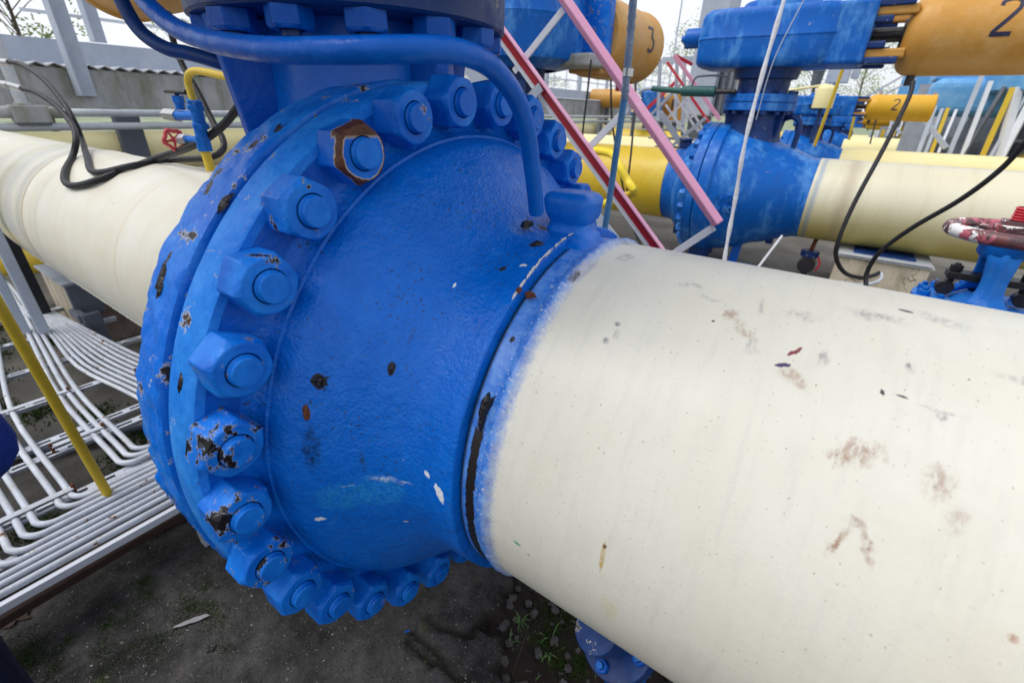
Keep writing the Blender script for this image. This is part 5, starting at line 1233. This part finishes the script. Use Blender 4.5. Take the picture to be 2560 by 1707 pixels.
# ---------------------------------------------------------------- person at the left edge
def person():
    T = thing('person', 'person in a blue work jacket and dark trousers standing at the left edge', 'person', (-1.33, -.335, 0))
    bx, by = -1.33, -.335
    J = {}
    def skin(name, verts, edges, mat, root=0):
        me = bpy.data.meshes.new(name); me.from_pydata([v[:3] for v in verts], [], edges); me.materials.append(M[mat])
        ob = bpy.data.objects.new(name, me); COL.objects.link(ob); ob.parent = T; ob.location = -Vector(T.location)
        sm = ob.modifiers.new('skin', 'SKIN'); sm.use_smooth_shade = True
        for i, v in enumerate(verts):
            sv = me.skin_vertices[0].data[i]; r = v[3]; sv.radius = (r, r*(v[4] if len(v) > 4 else 1)); sv.use_root = (i == root)
        ob.modifiers.new('sub', 'SUBSURF').render_levels = 2; ob.modifiers['sub'].levels = 1
        return ob
    # faces +X+Y; left side towards -Y
    r = Vector((.67, .74, 0)); f = Vector((.74, -.67, 0))
    def P_(a, b, z, rad_, k=1): v = Vector((bx, by, z))+r*a+f*b; return (v.x, v.y, v.z, rad_, k)
    body = [P_(0, 0, .98, .14), P_(0, 0, 1.15, .125), P_(0, 0, 1.35, .135), P_(0, .0, 1.47, .10), P_(0, .02, 1.54, .055), P_(0, .05, 1.62, .088), P_(0, .05, 1.72, .085),
            P_(.19, 0, 1.42, .065), P_(.425, -.02, 1.07, .046), P_(.14, .17, 1.02, .034), P_(-.19, 0, 1.42, .065), P_(-.24, -.03, 1.17, .048), P_(-.25, .05, .93, .036),
            P_(.10, 0, .90, .095), P_(.11, .02, .50, .062), P_(.12, -.02, .09, .042), P_(.12, .12, .045, .04),
            P_(-.10, 0, .90, .095), P_(-.11, .02, .50, .062), P_(-.12, -.02, .09, .042), P_(-.12, .12, .045, .04)]
    E_ = [(0, 1), (1, 2), (2, 3), (3, 4), (4, 5), (5, 6), (2, 7), (7, 8), (8, 9), (2, 10), (10, 11), (11, 12), (0, 13), (13, 14), (14, 15), (15, 16), (0, 17), (17, 18), (18, 19), (19, 20)]
    skin('body', body, E_, 'skin')
    up = 1.32
    jk = [(*v[:3], v[3]*up) for v in body[:4]]; jk[0] = P_(0, 0, .83, .215); jk.insert(1, P_(0, 0, 1.0, .19))
    jv = jk + [(*v[:3], v[3]*1.42) for v in (body[7], body[8], body[9], body[10], body[11], body[12])]
    skin('jacket', jv, [(0, 1), (1, 2), (2, 3), (3, 4), (3, 5), (5, 6), (6, 7), (3, 8), (8, 9), (9, 10)], 'jacket')
    tv = [P_(0, 0, 1.0, .175), P_(.11, 0, .88, .125), P_(.14, .02, .50, .095), P_(.12, -.01, .07, .08), P_(-.10, 0, .88, .125), P_(-.11, .02, .50, .088), P_(-.12, -.01, .07, .08)]
    skin('trousers', tv, [(0, 1), (1, 2), (2, 3), (0, 4), (4, 5), (5, 6)], 'denim')
    skin('shoe', [P_(.12, -.05, .05, .05), P_(.12, .08, .045, .05), P_(.12, .18, .035, .035)], [(0, 1), (1, 2)], 'blackm')
    skin('shoe', [P_(-.12, -.05, .05, .05), P_(-.12, .08, .045, .05), P_(-.12, .18, .035, .035)], [(0, 1), (1, 2)], 'blackm')
    skin('hair', [P_(0, .0, 1.66, .07), P_(0, .03, 1.765, .085), P_(0, .09, 1.79, .05)], [(0, 1), (1, 2)], 'hair')
    for s, (a0, b0, zo) in ((1, (.12, .19, .09)), (-1, (-.25, .05, 0))):
        P_0 = P_
        def P_(a, b, z, r_, k=1, zo=zo): return P_0(a, b, z+zo, r_, k)
        hv = [P_(a0, b0, .93, .032), P_(a0, b0+.03, .86, .034, .6)]; he = [(0, 1)]
        for k in range(4):
            o_ = (-.027+.018*k); i = len(hv)
            hv += [P_(a0+o_*.4, b0+.03+o_, .82, .0105), P_(a0-s*.01, b0+.035+o_, .785, .0095), P_(a0-s*.025, b0+.035+o_, .76, .0085)]; he += [(1, i), (i, i+1), (i+1, i+2)]
        i = len(hv); hv += [P_(a0-s*.02, b0+.07, .86, .012), P_(a0-s*.03, b0+.085, .82, .0105)]; he += [(1, i), (i, i+1)]
        skin('hand', hv, he, 'skin'); P_ = P_0
person()

# ---------------------------------------------------------------- ground
HOLE = [(-.42, 1.02), (-.20, .93), (.02, .80), (.25, .80), (.6, .9), (.75, 1.15), (.5, 1.5), (.1, 1.62), (-.15, 1.45), (-.35, 1.25)]
HOLE = [(survey(px, py, Z=0).x, survey(px, py, Z=0).y) for px, py in ((1192, 1545), (1240, 1590), (1235, 1650), (1270, 1720), (1500, 1800), (1900, 1800), (1800, 1600), (1500, 1470), (1330, 1420), (1285, 1450), (1240, 1495))]
CR = [[(1000, 1560), (1060, 1600), (1100, 1650), (1150, 1707), (1200, 1760)], [(940, 1540), (1000, 1560), (1020, 1620), (1080, 1660)], [(1060, 1540), (1110, 1570), (1180, 1590), (1200, 1550)], [(1000, 1560), (900, 1610), (760, 1600), (600, 1700)], [(1290, 1440), (1250, 1400), (1200, 1380)]]
CR = [[(survey(a, b, Z=0).x, survey(a, b, Z=0).y) for a, b in l] for l in CR]
def seg_d(p, a, b):
    ax, ay = a; bx, by = b; dx, dy = bx-ax, by-ay; L = dx*dx+dy*dy
    t = max(0, min(1, ((p[0]-ax)*dx+(p[1]-ay)*dy)/L)); return math.hypot(p[0]-ax-t*dx, p[1]-ay-t*dy)
def inside(p, poly):
    c = False
    for i in range(len(poly)):
        x1, y1 = poly[i]; x2, y2 = poly[i-1]
        if (y1 > p[1]) != (y2 > p[1]) and p[0] < (x2-x1)*(p[1]-y1)/(y2-y1)+x1: c = not c
    return c
def axisvals(lo, hi, step, far):
    v = []; x = lo
    while x <= hi: v.append(x); x += step
    g = step; x = hi
    while x < far: g *= 1.35; x += g; v.append(x)
    g = step; x = lo
    while x > -far: g *= 1.35; x -= g; v.insert(0, x)
    return v
gx = axisvals(-2.6, .9, .016, 900); gy = axisvals(-.5, 1.9, .016, 900)
vs = []; at = []
for y in gy:
    for x in gx:
        z = 0; soil = 0; crack = 0
        if -2.7 < x < 1 and -.6 < y < 2:
            q = (x+noise.noise(Vector((x*9, y*9, 0)))*.035+noise.noise(Vector((x*30, y*30, 0)))*.01, y+noise.noise(Vector((x*9, y*9, 4)))*.035+noise.noise(Vector((x*30, y*30, 5)))*.01)
            if -.8 < x < 1 and .2 < y < 2:
                if inside(q, HOLE): soil = 1; z -= .045-noise.noise(Vector((x*7, y*7, 1)))*.02-noise.noise(Vector((x*25, y*25, 1)))*.014
                d = min(seg_d(q, a, b) for l in CR for a, b in zip(l, l[1:]))
                if d < .018: z -= .02*(1-d/.018); crack = min(1, 1.6*(1-d/.018))
            z += noise.noise(Vector((x*2.5, y*2.5, 0)))*.006+noise.noise(Vector((x*22, y*22, 0)))*.0022
        vs.append((x, y, z)); at.append((soil, crack, 0, 1))
nx = len(gx)
fs = [(j*nx+i, j*nx+i+1, (j+1)*nx+i+1, (j+1)*nx+i) for j in range(len(gy)-1) for i in range(nx-1)]
me = bpy.data.meshes.new('ground'); me.from_pydata(vs, [], fs); me.polygons.foreach_set('use_smooth', [True]*len(fs))
ca = me.color_attributes.new('mask', 'FLOAT_COLOR', 'POINT')
for i, c_ in enumerate(at): ca.data[i].color = c_
def ground_mat():
    t = NT('worn_concrete_ground'); c = t.coord('world')
    at_ = t.n("ShaderNodeAttribute", attribute_name='mask'); sp = t.n("ShaderNodeSeparateColor"); t.l(at_.outputs['Color'], sp.inputs[0])
    k = t.mix(t.ramp(t.noise(c, 3.6, 10, .75), .40, .62), (.011, .0105, .0105), (.092, .086, .083))
    k = t.mix(t.ramp(t.noise(c, 1.3, 5, .6, loc=(4, 2, 0)), .45, .65, 0, .7), k, (.012, .011, .011))
    # exposed grit: light and dark grains of two sizes
    for s_, lo, col in ((170, .69, (.30, .29, .28)), (60, .735, (.42, .42, .42)), (90, .66, (.015, .013, .012)), (38, .70, (.16, .15, .14))):
        k = t.mix(t.ramp(t.noise(c, s_, 2, .5, loc=(s_*.1, 1, 0)), lo, lo+.025, 0, .9), k, col)
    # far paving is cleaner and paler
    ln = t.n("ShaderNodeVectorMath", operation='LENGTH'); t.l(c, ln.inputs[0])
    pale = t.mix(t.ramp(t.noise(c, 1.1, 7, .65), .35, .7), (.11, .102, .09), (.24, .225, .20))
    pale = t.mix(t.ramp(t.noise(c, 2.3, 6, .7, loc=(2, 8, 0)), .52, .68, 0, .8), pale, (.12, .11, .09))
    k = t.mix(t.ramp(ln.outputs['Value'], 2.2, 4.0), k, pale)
    gr = t.mix(t.ramp(t.noise(c, .5, 6), .4, .6), (.12, .19, .06), (.34, .36, .28))
    k = t.mix(t.ramp(ln.outputs['Value'], 26, 32), k, gr)
    ms = t.math('MULTIPLY', t.ramp(t.noise(c, 7, 8, .75, loc=(9, 0, 0)), .60, .66), t.ramp(t.noise(c, 1.4, 3, loc=(1, 7, 0)), .42, .6))
    k = t.mix(t.math('MULTIPLY', ms, .85), k, (.045, .07, .012))
    soil = t.mix(t.noise(c, 30, 7), (.010, .0075, .006), (.040, .029, .024))
    k = t.mix(sp.outputs[0], k, soil); k = t.mix(t.math('MULTIPLY', sp.outputs[1], .85), k, (.012, .01, .008))
    nrm = t.bump(t.noise(c, 95, 5, .7), .7, .006); nrm = t.bump(t.noise(c, 12, 6, .7), .6, .02, nrm)
    return t.done(k, .88, nrm, spec=.3)
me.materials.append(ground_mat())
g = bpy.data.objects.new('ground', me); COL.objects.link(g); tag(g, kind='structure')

# grit, pebbles, moss, grass as stuff; a few leaves and flakes one can point to
rng = random.Random(3)
peb = MB()
def stone(mb, c, s, seed):
    r_ = random.Random(seed); vs = []; n = 6
    bm = bmesh.new(); bmesh.ops.create_icosphere(bm, subdivisions=1, radius=1)
    sx, sy, sz = s*r_.uniform(.7, 1.3), s*r_.uniform(.7, 1.1), s*r_.uniform(.4, .7); R_ = Matrix.Rotation(r_.uniform(0, 6), 3, 'Z')
    bm.verts.ensure_lookup_table()
    vs = [Vector(c)+R_ @ Vector((v.co.x*sx, v.co.y*sy, v.co.z*sz))*(1+r_.uniform(-.18, .18)) for v in bm.verts]
    fs = [tuple(v.index for v in f.verts) for f in bm.faces]; bm.free(); mb.add(vs, fs, True)
hx = [p[0] for p in HOLE]; hy = [p[1] for p in HOLE]
for k in range(420):
    x, y = rng.uniform(min(hx), .7), rng.uniform(min(hy), max(hy))
    if not inside((x, y), HOLE): continue
    s = rng.choice([.003, .004, .006, .009, .013, .018]); stone(peb, (x, y, -.042+s*.4+noise.noise(Vector((x*7, y*7, 1)))*.02), s, k)
for k in range(1500):
    x, y = rng.uniform(-2.4, .6), rng.uniform(-.4, 1.7); s = rng.choice([.0012, .0016, .002, .003, .0045]); stone(peb, (x, y, s*.4), s, 1000+k)
tag(peb.build('pebbles', concrete('pebble_stone', (.03, .028, .029), (.10, .095, .095), (.12, .08, .07), .4, .2, 20, False), weld=False), 'loose grit and pebbles on the dark ground', 'pebbles', kind='stuff')
mo = MB()
for k in range(150):
    x, y = rng.uniform(-2.4, .3), rng.uniform(-.45, 1.3)
    if noise.noise(Vector((x*2.4, y*2.4, 7))) < .02 and rng.random() < .85: continue
    L = rng.uniform(.02, .09); a = rng.uniform(.3, 1.1)
    for j in range(int(L*900)):
        px = x+math.cos(a)*rng.gauss(0, L*.6)+rng.gauss(0, .010); py = y+math.sin(a)*rng.gauss(0, L*.6)+rng.gauss(0, .010); h = rng.uniform(.003, .009)
        t_ = rng.uniform(0, 6.28); w = .0022
        mo.add([(px-w*math.cos(t_), py-w*math.sin(t_), -.001), (px+w*math.cos(t_), py+w*math.sin(t_), -.001), (px+rng.gauss(0, .003), py+rng.gauss(0, .003), h)], [(0, 1, 2)])
for k in range(70):
    c_ = survey(rng.uniform(60, 560), rng.uniform(1420, 1690), Z=0) if k < 45 else survey(rng.uniform(1340, 1560), rng.uniform(1500, 1690), Z=-.04)
    if k < 45 and noise.noise(Vector((c_.x*5, c_.y*5, 2))) < .0: continue
    a = rng.uniform(.5, 1.0); L = rng.uniform(.010, .045)
    for j in range(int(L*11000)):
        px = c_.x+math.cos(a)*rng.gauss(0, L)+rng.gauss(0, .008); py = c_.y+math.sin(a)*rng.gauss(0, L)+rng.gauss(0, .008); h = rng.uniform(.002, .007); t_ = rng.uniform(0, 6.28); w = .0016
        mo.add([(px-w*math.cos(t_), py-w*math.sin(t_), c_.z-.001), (px+w*math.cos(t_), py+w*math.sin(t_), c_.z-.001), (px+rng.gauss(0, .002), py+rng.gauss(0, .002), c_.z+h)], [(0, 1, 2)])
for k in range(60):
    if k < 45: x, y = rng.uniform(-5.5, -2.3), rng.uniform(-.6, 1.0)
    else: x, y = rng.uniform(-.4, .6), rng.uniform(5.0, 5.8)
    for j in range(260):
        px, py = x+rng.gauss(0, .07), y+rng.gauss(0, .05); h = rng.uniform(.01, .03); t_ = rng.uniform(0, 6.28); w = .006
        mo.add([(px-w*math.cos(t_), py-w*math.sin(t_), 0), (px+w*math.cos(t_), py+w*math.sin(t_), 0), (px+rng.gauss(0, .008), py+rng.gauss(0, .008), h)], [(0, 1, 2)])
tag(mo.build('moss_patches', 'moss', weld=False), 'dark green moss on the ground', 'moss', kind='stuff')
# grass blades in the hole
gs = MB()
for k in range(46):
    if k < 12: c = survey(1300, 1560, Z=-.03)
    elif k < 20: c = survey(1370, 1640, Z=-.03)
    else: c = survey(rng.uniform(1260, 1560), rng.uniform(1520, 1700), Z=-.03)
    a = rng.uniform(0, 6.28); L = rng.uniform(.015, .05); w = .0016; d = Vector((math.cos(a), math.sin(a), 0)); s = Vector((-d.y, d.x, 0))*w
    p1 = c+d*L*.5+Vector((0, 0, L*.7)); p2 = c+d*L+Vector((0, 0, L*.6))
    gs.add([c-s, c+s, p1+s, p1-s, p2], [(0, 1, 2, 3), (3, 2, 4)])
tag(gs.build('grass_blades', leafmat('grass_blade', (.04, .12, .03), (.10, .2, .05)), weld=False), 'small green grass blades in the broken ground', 'grass', kind='stuff')
tag(MB().tube([survey(1340, 1500, Z=.25), survey(1320, 1570, Z=.1), survey(1280, 1690, Z=-.03)], .0013, 5).build('dry_stalk', 'wood'), 'thin dry stalk rising from the broken ground beside the cream pipe', 'stalk')
def flake(px, py, L, W_, ang, lab, mat, name='paint_scrap', cat='paint scrap'):
    c = survey(px, py, Z=.004); mb = MB(); n = 22; top = []
    for i in range(n):
        a = i*2*math.pi/n; r_ = 1+noise.noise(Vector((px+math.cos(a)*2, py+math.sin(a)*2, 0)))*.7
        u, v = math.cos(a)*L*r_, math.sin(a)*W_*r_; ca_, sa = math.cos(rad(ang)), math.sin(rad(ang))
        top.append(c+Vector((u*ca_-v*sa, u*sa+v*ca_, .003+nz((i, px, 0), .7, .003))))
    lo = [p-Vector((0, 0, .002)) for p in top]
    mb.add(top+lo, [tuple(range(n)), tuple(reversed(range(n, 2*n)))]+[(i, n+i, n+(i+1) % n, (i+1) % n) for i in range(n)])
    tag(mb.build(name, mat), lab, cat)
flake(480, 1552, .050, .009, 60, 'long pale paint scrap on the dark concrete', 'pale_scrap')
flake(30, 1540, .05, .035, 20, 'brown dead leaf on the ground at the left edge', 'wood', 'dead_leaf', 'leaf')
flake(1018, 1578, .008, .003, 60, 'tiny blue paint scrap on the ground below the nuts', 'blue_plain')
flake(527, 1618, .014, .012, 60, 'black tar spot on the ground', 'tar', 'tar_spot', 'tar spot')

# ---------------------------------------------------------------- tar and rust lumps standing on the close valve
def lump(x, th, r, a, b, h, mat, name, parent, seed=0):
    mb = MB(); n = 18; rows = 5; vs = []
    for k in range(rows+1):
        f = k/rows
        for i in range(n):
            t_ = i*2*math.pi/n; e = 1+noise.noise(Vector((math.cos(t_)*1.7+seed, math.sin(t_)*1.7, seed)))*.75
            u = math.cos(t_)*a*e*(1-f); v = math.sin(t_)*b*e*(1-f); hh = h*math.sqrt(max(0, 1-(1-f)**2))*(1+noise.noise(Vector((u*200, v*200, seed)))*.5)-.0008
            q = th+v/r; vs.append(Vector((x+u, YA-(r+hh)*math.cos(q), ZA+(r+hh)*math.sin(q))))
    fs = [(k*n+i, k*n+(i+1) % n, (k+1)*n+(i+1) % n, (k+1)*n+i) for k in range(rows) for i in range(n)]
    return mb.add(vs, fs, True).build(name, mat, parent)
lump(-.402, rad(28), .413, .011, .032, .012, 'tar', 'tar_lump', NV, 3)
lump(-.411, rad(58), .422, .012, .006, .010, 'rustm', 'rust_lump', NV, 5)
lump(-.428, rad(57.5), .434, .005, .006, .008, 'rustm', 'rust_lump', NV, 6)
lump(-.404, rad(46), .4125, .005, .007, .0012, 'tar', 'tar_lump', NV, 8)
lump(-.90, rad(57), .712, .030, .07, .0040, 'tar', 'tar_lump', NV, 12)
lump(-.93, rad(48), .712, .024, .06, .0040, 'tar', 'tar_lump', NV, 14)
lump(-.855, rad(45), .712, .012, .02, .006, 'tar', 'tar_lump', NV, 15)
lump(-.80, rad(20), .709, .007, .02, .004, 'tar', 'tar_lump', NV, 17)
lump(-.93, rad(33), .715, .012, .045, .004, 'tar', 'tar_lump', NV, 19)
lump(-.512, rad(79), .452, .010, .014, .012, 'tar', 'tar_lump', NV, 21)
lump(-.468, rad(75), .436, .009, .008, .006, 'tar', 'tar_lump', NV, 22)
lump(-.663, rad(23.6), .5545, .0075, .010, .005, 'tar', 'tar_lump', NV, 23)
lump(-.58, rad(29.5), .4755, .0045, .012, .004, 'tar', 'tar_lump', NV, 24)
lump(-.673, rad(17.2), .563, .0035, .013, .004, 'rustm', 'rust_lump', NV, 25)
